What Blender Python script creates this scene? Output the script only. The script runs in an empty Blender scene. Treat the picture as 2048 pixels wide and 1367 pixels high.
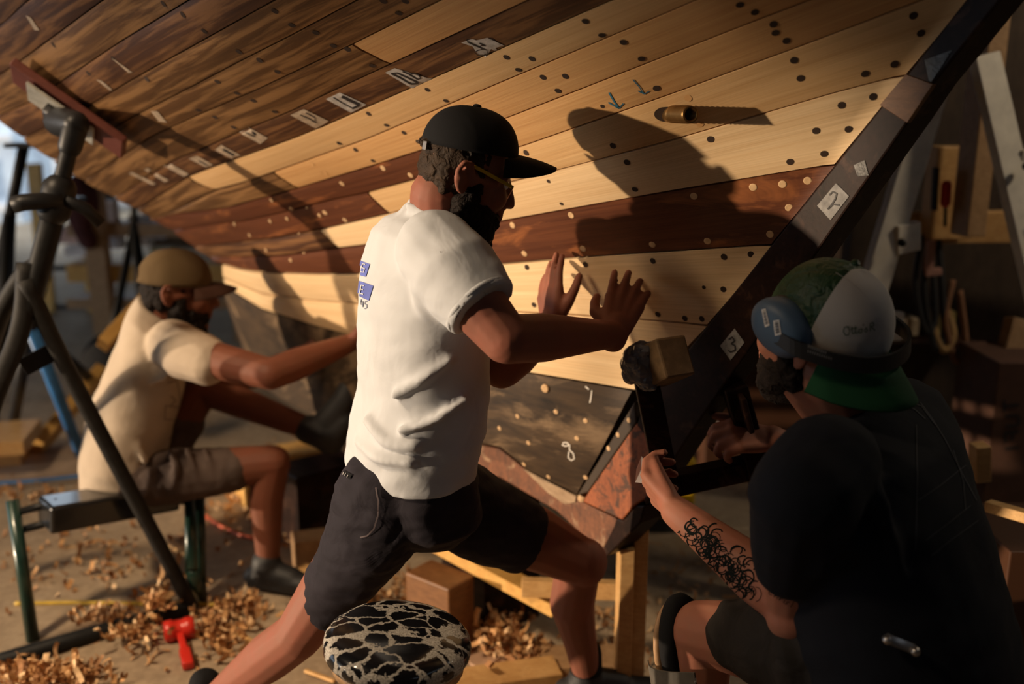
import bpy, bmesh, math, random
import numpy as np
from mathutils import Vector, Matrix, noise
from mathutils.bvhtree import BVHTree

SC = bpy.context.scene
COL = SC.collection
random.seed(11); np.random.seed(11)

# ------------------------------------------------------------------ camera
CAM_H, PITCH, FPX = 1.58, math.radians(14.0), 35.0/36.0*2048
cam_data = bpy.data.cameras.new('camera'); cam = bpy.data.objects.new('camera', cam_data); COL.objects.link(cam)
cam.location = (0, 0, CAM_H); cam.rotation_euler = (math.pi/2-PITCH, 0, 0)
cam_data.lens = 35; cam_data.sensor_width = 36; cam_data.clip_end = 200
cam_data.dof.use_dof = True; cam_data.dof.focus_distance = 1.92; cam_data.dof.aperture_fstop = 1.7
SC.camera = cam
SC.view_settings.view_transform = 'Standard'; SC.view_settings.look = 'None'
SC.view_settings.gamma = 1.0; SC.view_settings.exposure = -0.18
SC.view_settings.use_curve_mapping = False
SC.cycles.max_bounces = 5

# ------------------------------------------------------------------ daylight and added lamps
SUN_AZ, SUN_EL = math.radians(14), math.radians(1.8)      # travel direction: +X turned towards +Y, falling gently
sun_dir = Vector((math.cos(SUN_AZ)*math.cos(SUN_EL), math.sin(SUN_AZ)*math.cos(SUN_EL), -math.sin(SUN_EL)))
sd = bpy.data.lights.new('low_sun', 'SUN'); so = bpy.data.objects.new('low_sun', sd); COL.objects.link(so)
so.rotation_euler = (-sun_dir).to_track_quat('Z', 'Y').to_euler(); so.location = (-6, -2, 3)
sd.energy = 5.1; sd.color = (1.0, 0.76, 0.52); sd.angle = math.radians(1.3)
world = bpy.data.worlds.new('sky'); SC.world = world; world.use_nodes = True
wb = world.node_tree.nodes['Background']; wb.inputs[0].default_value = (0.74, 0.86, 1.0, 1); wb.inputs[1].default_value = 2.5

def area(name, loc, target, sx, sy, power, col):
    l = bpy.data.lights.new(name, 'AREA'); l.shape = 'RECTANGLE'; l.size = sx; l.size_y = sy; l.energy = power; l.color = col
    o = bpy.data.objects.new(name, l); COL.objects.link(o); o.location = loc
    o.rotation_euler = (Vector(loc)-Vector(target)).to_track_quat('Z', 'Y').to_euler()
    return o
area('assumed_high_lamp', (-2.6, 0.9, 3.6), (-0.95, 2.6, 0.0), 0.4, 0.4, 26, (1.0, 0.74, 0.48)).data.spread = math.radians(70)  # added area lamp for an assumed high light; no roof window exists
area('assumed_cool_fill', (-2.0, -2.6, 2.6), (0.3, 2.0, 0.9), 1.2, 1.0, 2.6, (0.80, 0.88, 1.0))  # added fill lamp behind the camera for assumed cool daylight; no window built

wl = bpy.data.lights.new('assumed_side_lamp', 'POINT'); wo = bpy.data.objects.new('assumed_side_lamp', wl); COL.objects.link(wo)  # assumed out-of-view lamp, added to light the ladder and post edges
wo.location = (2.75, 2.75, 2.5); wl.energy = 46; wl.color = (1.0, .80, .55); wl.shadow_soft_size = .08

# ------------------------------------------------------------------ pixel <-> place
FWD = Vector((0, math.cos(PITCH), -math.sin(PITCH))); UP = Vector((0, math.sin(PITCH), math.cos(PITCH))); RT = Vector((1, 0, 0))
CO = Vector((0, 0, CAM_H))
def ray(px, py):
    return FWD + RT*((px-1024)/FPX) + UP*((683.5-py)/FPX)
def P(px, py, Y):
    d = ray(px, py); return CO + d*(Y/d.y)
def Fl(px, py, z=0.0):
    d = ray(px, py); return CO + d*((z-CAM_H)/d.z)
def on_plane(px, py, p0, n):
    d = ray(px, py); return CO + d*((p0-CO).dot(n)/d.dot(n))
V = Vector

# ------------------------------------------------------------------ objects
def tag(o, label, cat, group=None, kind=None):
    if label: o['label'] = label
    if cat: o['category'] = cat
    if group: o['group'] = group
    if kind: o['kind'] = kind
    return o
def thing(name, loc, label, cat, group=None):
    o = bpy.data.objects.new(name, None); COL.objects.link(o); o.location = loc; o.empty_display_size = .1
    return tag(o, label, cat, group)
def wloc(p):
    v = V((0, 0, 0))
    while p is not None:
        v = v + p.location; p = p.parent
    return v
def link(name, me, mats, parent=None, smooth=True, label=None):
    off = wloc(parent)
    if parent is None:
        n = len(me.vertices); a = np.empty(n*3); me.vertices.foreach_get('co', a); a = a.reshape(-1, 3)
        off = V((float(a[:, 0].mean()), float(a[:, 1].mean()), float(a[:, 2].min())))
    me.transform(Matrix.Translation(-off))
    if not isinstance(mats, (list, tuple)): mats = [mats]
    for m in mats: me.materials.append(m)
    if smooth: me.shade_smooth()
    me.name = name
    o = bpy.data.objects.new(name, me); COL.objects.link(o)
    if parent is not None: o.parent = parent
    else: o.location = off
    if label: o['label'] = label
    return o
def structure(o): o['kind'] = 'structure'; return o
def copy_tree(o, parent=None):
    c = o.copy(); COL.objects.link(c); c.parent = parent
    for ch in list(o.children): copy_tree(ch, c)
    return c

# ------------------------------------------------------------------ mesh kit
def frame_of(d, hint=V((0, 0, 1))):
    d = d.normalized()
    if abs(d.dot(hint.normalized())) > .97: hint = V((1, 0, 0)) if abs(d.x) < .9 else V((0, 1, 0))
    a = d.cross(hint).normalized(); return a, d.cross(a).normalized()
class B:
    """collects closed shapes in one bmesh"""
    def __init__(s): s.bm = bmesh.new(); s.uv = None; s.mi = 0
    def face(s, vs):
        try:
            f = s.bm.faces.new(vs); f.material_index = s.mi; return f
        except ValueError: return None
    def rings(s, rs, close=True):
        prev = None; first = None
        for r in rs:
            vs = [s.bm.verts.new(p) for p in r]
            if prev:
                n = len(vs)
                for i in range(n): s.face([prev[i], prev[(i+1) % n], vs[(i+1) % n], vs[i]])
            else: first = vs
            prev = vs
        if close:
            s.face(list(reversed(first))); s.face(prev)
        return s
    def cap(s, p0, p1, r0, r1=None, flat=1.0, hint=V((0, 0, 1)), n=14):
        r1 = r0 if r1 is None else r1
        p0 = V(p0); p1 = V(p1); d = p1-p0
        if d.length < 1e-6: d = V((0, 0, 1e-4))
        u = d.normalized(); a, b = frame_of(u, hint); rs = []
        for k in range(1, 5):
            t = -math.cos(k*math.pi/8); c = p0+u*(t*r0); w = r0*math.sin(k*math.pi/8)
            rs.append((c, w))
        for k in range(4, 8):
            t = -math.cos(k*math.pi/8); c = p1+u*(t*r1); w = r1*math.sin(k*math.pi/8)
            rs.append((c, w))
        out = []
        for c, w in rs:
            out.append([c + a*(w*math.cos(2*math.pi*i/n)) + b*(w*flat*math.sin(2*math.pi*i/n)) for i in range(n)])
        return s.rings(out)
    def chain(s, pts, flat=1.0, hint=V((0, 0, 1))):
        for (p, r), (q, t) in zip(pts[:-1], pts[1:]): s.cap(p, q, r, t, flat, hint)
        return s
    def ell(s, c, rx, ry, rz, M=None, n=18):
        c = V(c); out = []
        for k in range(1, 12):
            th = k*math.pi/12; r = []
            for i in range(n):
                f = 2*math.pi*i/n
                p = V((rx*math.sin(th)*math.cos(f), ry*math.sin(th)*math.sin(f), -rz*math.cos(th)))
                if M is not None: p = M @ p
                r.append(c+p)
            out.append(r)
        return s.rings(out)
    def loft(s, rs, n=28, power=2.0):
        out = []
        for c, A, Bv in rs:
            r = []
            for i in range(n):
                f = 2*math.pi*i/n; ca, sa = math.cos(f), math.sin(f)
                ca = math.copysign(abs(ca)**(2/power), ca); sa = math.copysign(abs(sa)**(2/power), sa)
                r.append(V(c)+V(A)*ca+V(Bv)*sa)
            out.append(r)
        return s.rings(out)
    def cone(s, pts, n=22):
        """flat-ended tapered sleeve through (point, radius) pairs"""
        out = []; a = None
        for i, (p, r) in enumerate(pts):
            d = (V(pts[min(i+1, len(pts)-1)][0])-V(pts[max(i-1, 0)][0])).normalized()
            if a is None: a, b = frame_of(d)
            else: a = (a-d*a.dot(d)).normalized(); b = d.cross(a)
            out.append([V(p)+a*(r*math.cos(2*math.pi*k/n))+b*(r*math.sin(2*math.pi*k/n)) for k in range(n)])
        return s.rings(out)
    def hoop(s, c, d, r, t, n=32, sq=1.0):
        a, b = frame_of(d); d = d.normalized(); bm = s.bm; L = []
        for i in range(n):
            f = 2*math.pi*i/n; u = a*math.cos(f)+b*math.sin(f)
            L.append([bm.verts.new(V(c)+u*(r+t*math.cos(k*math.pi/3))+d*(t*1.6*math.sin(k*math.pi/3))) for k in range(6)])
        for i in range(n):
            p, q = L[i], L[(i+1) % n]
            for k in range(6): s.face([p[k], q[k], q[(k+1) % 6], p[(k+1) % 6]])
        return s
    def box(s, c, sx, sy, sz, M=None):
        c = V(c); vs = []
        for x in (-1, 1):
            for y in (-1, 1):
                for z in (-1, 1):
                    p = V((x*sx/2, y*sy/2, z*sz/2))
                    if M is not None: p = M @ p
                    vs.append(s.bm.verts.new(c+p))
        for f in ((0, 1, 3, 2), (4, 6, 7, 5), (0, 4, 5, 1), (2, 3, 7, 6), (0, 2, 6, 4), (1, 5, 7, 3)):
            s.face([vs[i] for i in f])
        return s
    def beam(s, p0, p1, w, h, hint=V((0, 0, 1))):
        p0 = V(p0); p1 = V(p1); a, b = frame_of(p1-p0, hint)
        q = lambda c: [c+a*w/2+b*h/2, c-a*w/2+b*h/2, c-a*w/2-b*h/2, c+a*w/2-b*h/2]
        return s.rings([q(p0), q(p1)])
    def tube(s, pts, r, n=10):
        pts = [V(p) for p in pts]; out = []; a = None
        for i, p in enumerate(pts):
            d = (pts[min(i+1, len(pts)-1)]-pts[max(i-1, 0)]).normalized()
            if a is None: a, b = frame_of(d)
            else:
                a = (a-d*a.dot(d)).normalized(); b = d.cross(a)
            rr = r[i] if isinstance(r, (list, tuple)) else r
            out.append([p+a*(rr*math.cos(2*math.pi*k/n))+b*(rr*math.sin(2*math.pi*k/n)) for k in range(n)])
        return s.rings(out)
    def lathe(s, c, prof, n=40, M=None):
        c = V(c); out = []
        for r, z in prof:
            ring = []
            for i in range(n):
                p = V((r*math.cos(2*math.pi*i/n), r*math.sin(2*math.pi*i/n), z))
                if M is not None: p = M @ p
                ring.append(c+p)
            out.append(ring)
        return s.rings(out)
    def slab(s, pts, thick):
        """closed prism: polygon pts pushed along vector thick"""
        t = V(thick); return s.rings([[V(p) for p in pts], [V(p)+t for p in pts]])
    def mesh(s, bevel=0, seg=2):
        bmesh.ops.recalc_face_normals(s.bm, faces=s.bm.faces)
        if bevel:
            es = [e for e in s.bm.edges if len(e.link_faces) == 2 and e.calc_face_angle(0) > .5]
            bmesh.ops.bevel(s.bm, geom=es, offset=bevel, segments=seg, affect='EDGES', profile=.5, clamp_overlap=True)
        me = bpy.data.meshes.new('m'); s.bm.to_mesh(me); s.bm.free(); return me
def bez(pts, n=24):
    """Catmull-Rom through points"""
    pts = [V(p) for p in pts]; Q = [pts[0]*2-pts[1]]+pts+[pts[-1]*2-pts[-2]]; out = []
    m = len(pts)-1
    for k in range(n+1):
        t = k/n*m; i = min(int(t), m-1); t -= i
        a, b, c, d = Q[i:i+4]
        out.append(.5*((2*b)+(c-a)*t+(2*a-5*b+4*c-d)*t*t+(3*b-a-3*c+d)*t**3))
    return out
def skin(me, voxel=.005, smooth=6, fac=.5):
    """melt overlapping closed shapes into one continuous surface"""
    o = bpy.data.objects.new('tmp', me); COL.objects.link(o)
    r = o.modifiers.new('r', 'REMESH'); r.mode = 'VOXEL'; r.voxel_size = voxel
    if smooth:
        k = o.modifiers.new('s', 'SMOOTH'); k.factor = fac; k.iterations = smooth
    dg = bpy.context.evaluated_depsgraph_get()
    out = bpy.data.meshes.new_from_object(o.evaluated_get(dg)); bpy.data.objects.remove(o); bpy.data.meshes.remove(me)
    return out
def ruffle(me, fn):
    """push every vertex along its normal by fn(point, normal)"""
    n = len(me.vertices); co = np.empty(n*3); me.vertices.foreach_get('co', co); co = co.reshape(-1, 3)
    no = np.array([tuple(x.vector) for x in me.vertex_normals])
    for i in range(n):
        p = V(co[i]); k = fn(p, V(no[i]))
        co[i] += no[i]*k
    me.vertices.foreach_set('co', co.ravel()); me.update(); return me
def bvh_of(objs):
    vs = []; fs = []
    for o in objs:
        off = wloc(o) if o.parent else o.location
        b = len(vs)
        vs += [v.co+off for v in o.data.vertices]; fs += [[b+i for i in p.vertices] for p in o.data.polygons]
    return BVHTree.FromPolygons(vs, fs)
class Decal:
    """thin paint or paper lying on a surface, found along sight lines"""
    def __init__(s, bvh, lift=.0012): s.bvh = bvh; s.b = B(); s.lift = lift; s.uv = []
    def hit(s, x, y):
        d = ray(x, y).normalized(); h = s.bvh.ray_cast(CO, d)
        if h[0] is None: return None, None
        n = h[1]
        if n.dot(d) > 0: n = -n
        return h[0]+n*s.lift, n
    def quad(s, q, nu=6, nv=6):
        g = []
        for j in range(nv+1):
            row = []
            for i in range(nu+1):
                u, v = i/nu, j/nv
                x = (q[0][0]*(1-u)+q[1][0]*u)*(1-v)+(q[3][0]*(1-u)+q[2][0]*u)*v
                y = (q[0][1]*(1-u)+q[1][1]*u)*(1-v)+(q[3][1]*(1-u)+q[2][1]*u)*v
                p, _ = s.hit(x, y); row.append(None if p is None else s.b.bm.verts.new(p))
            g.append(row)
        for j in range(nv):
            for i in range(nu):
                vs = [g[j][i], g[j][i+1], g[j+1][i+1], g[j+1][i]]
                if all(vs): s.b.face(vs)
        return s
    def stroke(s, pts, w, step=4):
        P2 = []
        for (a, b), (c, d) in zip(pts[:-1], pts[1:]):
            n = max(1, int(math.hypot(c-a, d-b)/step)); P2 += [(a+(c-a)*k/n, b+(d-b)*k/n) for k in range(n)]
        P2.append(pts[-1]); L = []
        for i, (x, y) in enumerate(P2):
            a = P2[max(i-1, 0)]; b = P2[min(i+1, len(P2)-1)]; dx, dy = b[0]-a[0], b[1]-a[1]; l = math.hypot(dx, dy) or 1
            nx, ny = -dy/l*w/2, dx/l*w/2
            p, _ = s.hit(x+nx, y+ny); q, _ = s.hit(x-nx, y-ny)
            L.append(None if p is None or q is None or (p-q).length > .2 else (s.b.bm.verts.new(p), s.b.bm.verts.new(q)))
        for a, b in zip(L[:-1], L[1:]):
            if a and b: s.b.face([a[0], b[0], b[1], a[1]])
        return s
    def disc(s, x, y, r, n=14, squash=1.0):
        p, nn = s.hit(x, y)
        if p is None: return s
        a, b = frame_of(nn); vs = [s.b.bm.verts.new(p+a*(r*math.cos(2*math.pi*i/n))+b*(r*squash*math.sin(2*math.pi*i/n))) for i in range(n)]
        s.b.face(vs); return s
    def plug(s, x, y, r, h, n=14):
        """a low round bung standing h proud (or a cup when h<0 is not needed)"""
        p, nn = s.hit(x, y)
        if p is None: return s
        a, b = frame_of(nn)
        ring = lambda rr, hh: [p+nn*hh+a*(rr*math.cos(2*math.pi*i/n))+b*(rr*math.sin(2*math.pi*i/n)) for i in range(n)]
        s.b.rings([ring(r, -.004), ring(r, h*.6), ring(r*.8, h)]); return s

# ------------------------------------------------------------------ materials
def nodes(name):
    m = bpy.data.materials.new(name); m.use_nodes = True; nt = m.node_tree; return m, nt, nt.nodes['Principled BSDF']
def rgba(c): return (c[0], c[1], c[2], 1)
def ramp(nt, fac, stops):
    r = nt.nodes.new('ShaderNodeValToRGB'); e = r.color_ramp.elements
    while len(e) < len(stops): e.new(.5)
    for k, (p, c) in enumerate(stops): e[k].position = p; e[k].color = rgba(c)
    nt.links.new(fac, r.inputs[0]); return r.outputs[0]
def tex(nt, coord, scale, kind='Noise', sc=5, detail=6, rough=.6, dist=0):
    mp = nt.nodes.new('ShaderNodeMapping'); mp.inputs['Scale'].default_value = scale
    tc = nt.nodes.new('ShaderNodeTexCoord'); nt.links.new(tc.outputs[coord], mp.inputs[0])
    t = nt.nodes.new('ShaderNodeTex'+kind); nt.links.new(mp.outputs[0], t.inputs['Vector']); t.inputs['Scale'].default_value = sc
    if kind == 'Noise':
        t.inputs['Detail'].default_value = detail; t.inputs['Roughness'].default_value = rough; t.inputs['Distortion'].default_value = dist
    return t
def mixc(nt, fac, a, b, mode='MIX'):
    m = nt.nodes.new('ShaderNodeMix'); m.data_type = 'RGBA'; m.blend_type = mode
    for s, v in ((0, fac), (6, a), (7, b)):
        if isinstance(v, (int, float)): m.inputs[s].default_value = v
        elif isinstance(v, tuple): m.inputs[s].default_value = rgba(v)
        else: nt.links.new(v, m.inputs[s])
    return m.outputs[2]
def bump(nt, h, bs, strength=.3, dist=.002):
    b = nt.nodes.new('ShaderNodeBump'); b.inputs['Strength'].default_value = strength; b.inputs['Distance'].default_value = dist
    nt.links.new(h, b.inputs['Height']); nt.links.new(b.outputs[0], bs.inputs['Normal'])
def plain(name, c, rough=.6, metal=0, var=.25, sc=12, bumpy=.15, coat=0, spec=.5):
    m, nt, bs = nodes(name)
    t = tex(nt, 'Object', (1, 1, 1), sc=sc)
    col = ramp(nt, t.outputs[0], [(.3, tuple(x*(1-var) for x in c)), (.7, tuple(min(1, x*(1+var)) for x in c))])
    nt.links.new(col, bs.inputs['Base Color']); bs.inputs['Roughness'].default_value = rough; bs.inputs['Metallic'].default_value = metal
    bs.inputs['Specular IOR Level'].default_value = spec
    if coat: bs.inputs['Coat Weight'].default_value = coat; bs.inputs['Coat Roughness'].default_value = .08
    if bumpy: bump(nt, t.outputs[0], bs, bumpy, .003)
    return m
def wood(name, c1, c2, coord='UV', s=(1.2, 30, 30), rough=.55, blotch=None, bl=(.45, .62), bs_=(3, 9, 9), knots=0, spec=.35, grain=.25):
    m, nt, bs = nodes(name)
    g = tex(nt, coord, s, sc=3, detail=8, rough=.65, dist=.6)
    col = ramp(nt, g.outputs[0], [(.3, c1), (.72, c2)])
    f = tex(nt, coord, (s[0]*1.5, s[1]*6, s[2]*6), sc=3, detail=3)
    col = mixc(nt, .22, col, ramp(nt, f.outputs[0], [(.35, tuple(x*.55 for x in c1)), (.65, c2)]))
    if blotch:
        t = tex(nt, coord, bs_, sc=1.6, detail=5, rough=.62, dist=.5)
        fac = ramp(nt, t.outputs[0], [(bl[0], (0, 0, 0)), (bl[1], (1, 1, 1))])
        col = mixc(nt, fac, col, blotch)
    nt.links.new(col, bs.inputs['Base Color']); bs.inputs['Roughness'].default_value = rough; bs.inputs['Specular IOR Level'].default_value = spec
    bump(nt, g.outputs[0], bs, grain, .002); return m
def cloth(name, c, rough=.9, weave=900, fold=.5, var=.08, fs=9, spec=.2):
    m, nt, bs = nodes(name)
    t = tex(nt, 'Object', (1, 1, 1), sc=fs, detail=3, rough=.5, dist=.8)
    w = tex(nt, 'Object', (1, 1, 1), sc=weave, detail=1)
    col = ramp(nt, t.outputs[0], [(.3, tuple(x*(1-var) for x in c)), (.7, tuple(min(1, x*(1+var)) for x in c))])
    nt.links.new(col, bs.inputs['Base Color']); bs.inputs['Roughness'].default_value = rough; bs.inputs['Specular IOR Level'].default_value = spec
    ad = nt.nodes.new('ShaderNodeMath'); ad.operation = 'MULTIPLY_ADD'; ad.inputs[1].default_value = .04
    nt.links.new(w.outputs[0], ad.inputs[0]); nt.links.new(t.outputs[0], ad.inputs[2])
    bump(nt, ad.outputs[0], bs, fold, .012); return m
def flesh(name, c, red=(.5, .16, .1)):
    m, nt, bs = nodes(name)
    t = tex(nt, 'Object', (1, 1, 1), sc=22, detail=5); f = tex(nt, 'Object', (1, 1, 1), sc=260, detail=2)
    col = ramp(nt, t.outputs[0], [(.3, c), (.75, tuple((a+b)/2 for a, b in zip(c, red)))])
    nt.links.new(col, bs.inputs['Base Color']); bs.inputs['Roughness'].default_value = .62; bs.inputs['Specular IOR Level'].default_value = .3
    bs.inputs['Subsurface Weight'].default_value = .12; bs.inputs['Subsurface Radius'].default_value = (.012, .004, .002); bs.inputs['Subsurface Scale'].default_value = .5
    bump(nt, f.outputs[0], bs, .15, .001); return m

new_wood = wood('new_fir', (.56, .29, .11), (.74, .45, .20), s=(1.0, 26, 1))
new_wood2 = wood('new_fir_pale', (.60, .35, .15), (.78, .52, .26), s=(.8, 20, 1))
new_wood3 = wood('fresh_fir', (.68, .45, .23), (.86, .64, .38), s=(.7, 18, 1))
old_wood = wood('old_stripped_wood', (.06, .027, .010), (.16, .075, .026), s=(1.2, 14, 1), rough=.5, blotch=(.29, .155, .062), bl=(.44, .60), bs_=(1.8, 17, 1), spec=.35)
old_wood2 = wood('old_dark_wood', (.038, .015, .009), (.11, .045, .019), s=(1.2, 14, 1), rough=.5, blotch=(.21, .10, .04), bl=(.46, .60), bs_=(1.8, 15, 1), spec=.35)
red_plank = wood('oiled_dark_plank', (.07, .022, .012), (.16, .055, .024), s=(1.2, 18, 1), rough=.42, blotch=(.36, .13, .045), bl=(.56, .72), bs_=(2.5, 7, 1))
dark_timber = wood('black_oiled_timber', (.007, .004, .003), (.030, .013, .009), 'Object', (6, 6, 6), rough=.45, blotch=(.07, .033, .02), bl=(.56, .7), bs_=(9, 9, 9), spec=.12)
brown_timber = wood('brown_scarf_timber', (.12, .05, .018), (.24, .11, .042), 'Object', (9, 9, 30), rough=.5)
lower_paint = wood('old_bottom_paint', (.010, .007, .006), (.085, .052, .027), s=(2, 9, 1), rough=.6, blotch=(.21, .14, .08), bl=(.52, .66), bs_=(3, 12, 1))
orange_keel = wood('orange_keel_wood', (.17, .045, .017), (.40, .12, .042), 'Object', (40, 6, 6), rough=.6, blotch=(.08, .035, .02), bl=(.5, .6), bs_=(14, 14, 14))
keel_scraped = wood('scraped_keel_wood', (.06, .028, .018), (.24, .09, .04), 'Object', (20, 6, 6), rough=.65, blotch=(.34, .22, .13), bl=(.58, .68), bs_=(9, 9, 9))
pale_edge = wood('pale_keel_edge', (.22, .14, .08), (.42, .30, .19), 'Object', (5, 5, 30), rough=.7)
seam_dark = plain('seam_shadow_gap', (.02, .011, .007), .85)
hole_mat = plain('hole_shade', (.035, .018, .010), .9, bumpy=0)  # flat dark colour standing in for the shade inside holes
bung_mat = plain('pine_bung', (.58, .38, .20), .7, sc=60)
paper_mat = plain('scuffed_white_paint', (.46, .43, .40), .6, var=.3, sc=70, bumpy=.2)
paper_tan = plain('worn_white_paint', (.42, .33, .24), .6, var=.35, sc=60, bumpy=.2)
ink_mat = plain('black_marker_ink', (.015, .014, .016), .6, bumpy=0)
blue_ink = plain('blue_marker_ink', (.03, .16, .26), .6, bumpy=0)
chalk = plain('white_chalk', (.72, .68, .62), .8, bumpy=0)
steel_dark = plain('dark_grey_steel', (.013, .013, .013), .55, 0, sc=30, spec=.15)
steel_black = plain('black_steel', (.012, .012, .013), .45, 0, sc=30, spec=.25)
steel_grey = plain('grey_painted_steel', (.020, .019, .018), .6, 0, sc=30, spec=.14)
green_steel = plain('dark_green_steel', (.012, .040, .030), .32, .1, sc=20, coat=.3)
pad_red = wood('red_brown_pad_wood', (.09, .022, .015), (.15, .04, .026), 'Object', (5, 30, 30))
blue_paint = plain('blue_paint', (.03, .16, .42), .45, sc=20)
brass = plain('bronze_thread', (.30, .17, .06), .35, .85, sc=60)
pine = wood('pine_board', (.50, .27, .09), (.70, .44, .19), 'Object', (8, 8, 8), grain=.15)
pine_grey = wood('weathered_pine', (.30, .17, .08), (.50, .31, .16), 'Object', (9, 9, 9), grain=.15)
pine_bright = wood('yellow_pine', (.58, .30, .07), (.76, .46, .14), 'Object', (8, 8, 8), grain=.15)
black_cloth = cloth('black_cotton', (.008, .008, .009), fold=.3)
black_rubber = plain('black_rubber', (.012, .012, .013), .6)
# ================================================================== the boat
CP = V((.61, -.79, 0)).normalized(); PERP = V((.79, .61, 0)).normalized(); KP = V((.20, 2.36, 0))
def keelpt(x, y, off=0.0): return on_plane(x, y, KP+PERP*off, PERP)
# depth of the planking (thin-plate spline through soundings: pixel -> distance)
SND = [(1914, 21, None), (1828, 119, None), (1759, 210, None), (1666, 327, None), (1537, 490, None), (1412, 654, None), (1269, 802, None), (1153, 989, None), (2010, -100, None),
       (1240, 600, 2.20), (1110, 575, 2.30), (1045, 744, 2.40), (1238, 770, 2.28), (1060, 920, 2.46), (998, 895, 2.53),
       (970, 500, 2.40), (709, 549, 2.78), (545, 547, 3.10), (455, 531, 3.55), (436, 561, 3.72), (523, 619, 3.42), (629, 653, 3.12), (720, 680, 2.93),
       (634, 832, 3.38), (505, 760, 3.85), (800, 800, 2.95),
       (1430, 0, 1.68), (1062, 0, 1.78), (887, 0, 1.87), (707, 93, 2.10), (500, 0, 2.03), (300, 0, 2.28), (0, 0, 2.62), (0, 120, 2.86), (0, 240, 3.25), (165, 215, 2.78),
       (90, 310, 3.35), (190, 370, 3.45), (330, 450, 3.60), (300, 330, 2.98), (455, 328, 2.74), (430, 430, 3.10), (560, 420, 2.82), (650, 253, 2.42), (842, 302, 2.34), (640, 460, 2.78), (740, 420, 2.60),
       (1014, 237, 2.11), (1240, 300, 1.98), (1350, 184, 1.87), (1018, 366, 2.24), (1350, 382, 2.0), (1207, 512, 2.19), (1400, 100, 1.79), (1600, 120, 1.77)]
Kx = np.array([[a, b] for a, b, _ in SND], float)/1000
Kv = np.array([keelpt(a, b).y if c is None else c for a, b, c in SND])
def _phi(r2): return np.where(r2 > 1e-12, .5*r2*np.log(np.maximum(r2, 1e-12)), 0)
_n = len(Kx); _d2 = ((Kx[:, None]-Kx[None])**2).sum(-1)
_A = np.zeros((_n+3, _n+3)); _A[:_n, :_n] = _phi(_d2)+np.eye(_n)*3e-3; _A[:_n, _n] = 1; _A[:_n, _n+1:] = Kx; _A[_n, :_n] = 1; _A[_n+1:, :_n] = Kx.T
_w = np.linalg.solve(_A, np.concatenate([Kv, np.zeros(3)]))
def sound(x, y):
    q = np.array([x, y])/1000; r2 = ((Kx-q)**2).sum(1)
    return min(float(_phi(r2) @ _w[:_n] + _w[_n] + _w[_n+1:] @ q), keelpt(x, y, -.003).y)
def H(x, y): return P(x, y, sound(x, y))
def Hn(x, y):
    a = H(x+6, y)-H(x-6, y); b = H(x, y+6)-H(x, y-6); n = a.cross(b).normalized()
    return n if n.dot(ray(x, y)) < 0 else -n

# plank seams in the picture, top to bottom, each extended past the frame
SEAM = [
 [(-260, 60), (0, -90), (160, -190), (700, -520)],
 [(-260, 190), (0, 52), (55, 0), (200, -95), (700, -400), (1300, -700)],
 [(-200, 250), (0, 150), (34, 127), (206, 0), (400, -125), (900, -400), (1500, -700)],
 [(-100, 275), (60, 205), (241, 83), (378, 0), (600, -130), (1000, -330), (1600, -620)],
 [(20, 290), (150, 228), (285, 148), (553, 0), (760, -110), (1100, -270), (1700, -560)],
 [(110, 322), (250, 243), (361, 186), (474, 127), (584, 72), (700, 10), (900, -95), (1300, -270), (1800, -480)],
 [(190, 350), (300, 275), (361, 247), (512, 182), (700, 93), (887, 0), (1100, -110), (1500, -290), (1900, -460)],
 [(250, 385), (330, 330), (400, 300), (480, 265), (580, 225), (650, 191), (779, 131), (1062, 0), (1300, -110), (1650, -260), (1960, -390)],
 [(300, 405), (378, 354), (440, 331), (584, 280), (650, 253), (850, 165), (1231, 0), (1500, -115), (1800, -240), (2000, -320)],
 [(330, 432), (430, 381), (494, 364), (566, 339), (650, 309), (732, 280), (1000, 167), (1350, 21), (1398, 0), (1700, -130), (2010, -260)],
 [(340, 430), (447, 419), (594, 378), (760, 328), (842, 302), (1014, 237), (1350, 107), (1625, 0), (1800, -70), (2020, -160)],
 [(350, 462), (402, 454), (484, 444), (586, 421), (666, 400), (734, 386), (849, 355), (1049, 292), (1350, 187), (1600, 95), (1849, 0), (2020, -70)],
 [(380, 496), (463, 487), (545, 477), (640, 460), (743, 436), (900, 398), (1018, 366), (1200, 320), (1350, 280), (1670, 187), (1811, 150), (1990, 100)],
 [(420, 517), (451, 515), (566, 512), (675, 497), (734, 490), (850, 472), (980, 447), (1350, 382), (1666, 330), (1800, 306)],
 [(440, 528), (480, 540), (545, 547), (640, 550), (709, 549), (970, 531), (1207, 512), (1350, 503), (1537, 490), (1650, 483)],
 [(444, 556), (526, 589), (610, 600), (716, 608), (950, 620), (1138, 629), (1350, 645), (1412, 651), (1500, 660)],
 [(450, 574), (523, 619), (629, 653), (740, 683), (900, 716), (1045, 744), (1238, 776), (1300, 786)],
]
def seam(i, x):
    s = SEAM[i]
    for (a, b), (c, d) in zip(s[:-1], s[1:]):
        if x <= c or (c, d) == s[-1]: return b+(d-b)*(x-a)/(c-a)
RAB = [(2110, -226), (1914, 21), (1412, 654), (1269, 802), (1153, 989)]     # rabbet line on the stem
def rab(y):
    for (a, b), (c, d) in zip(RAB[:-1], RAB[1:]):
        if y <= d or (c, d) == RAB[-1]: return a+(c-a)*(y-b)/(d-b)

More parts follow.
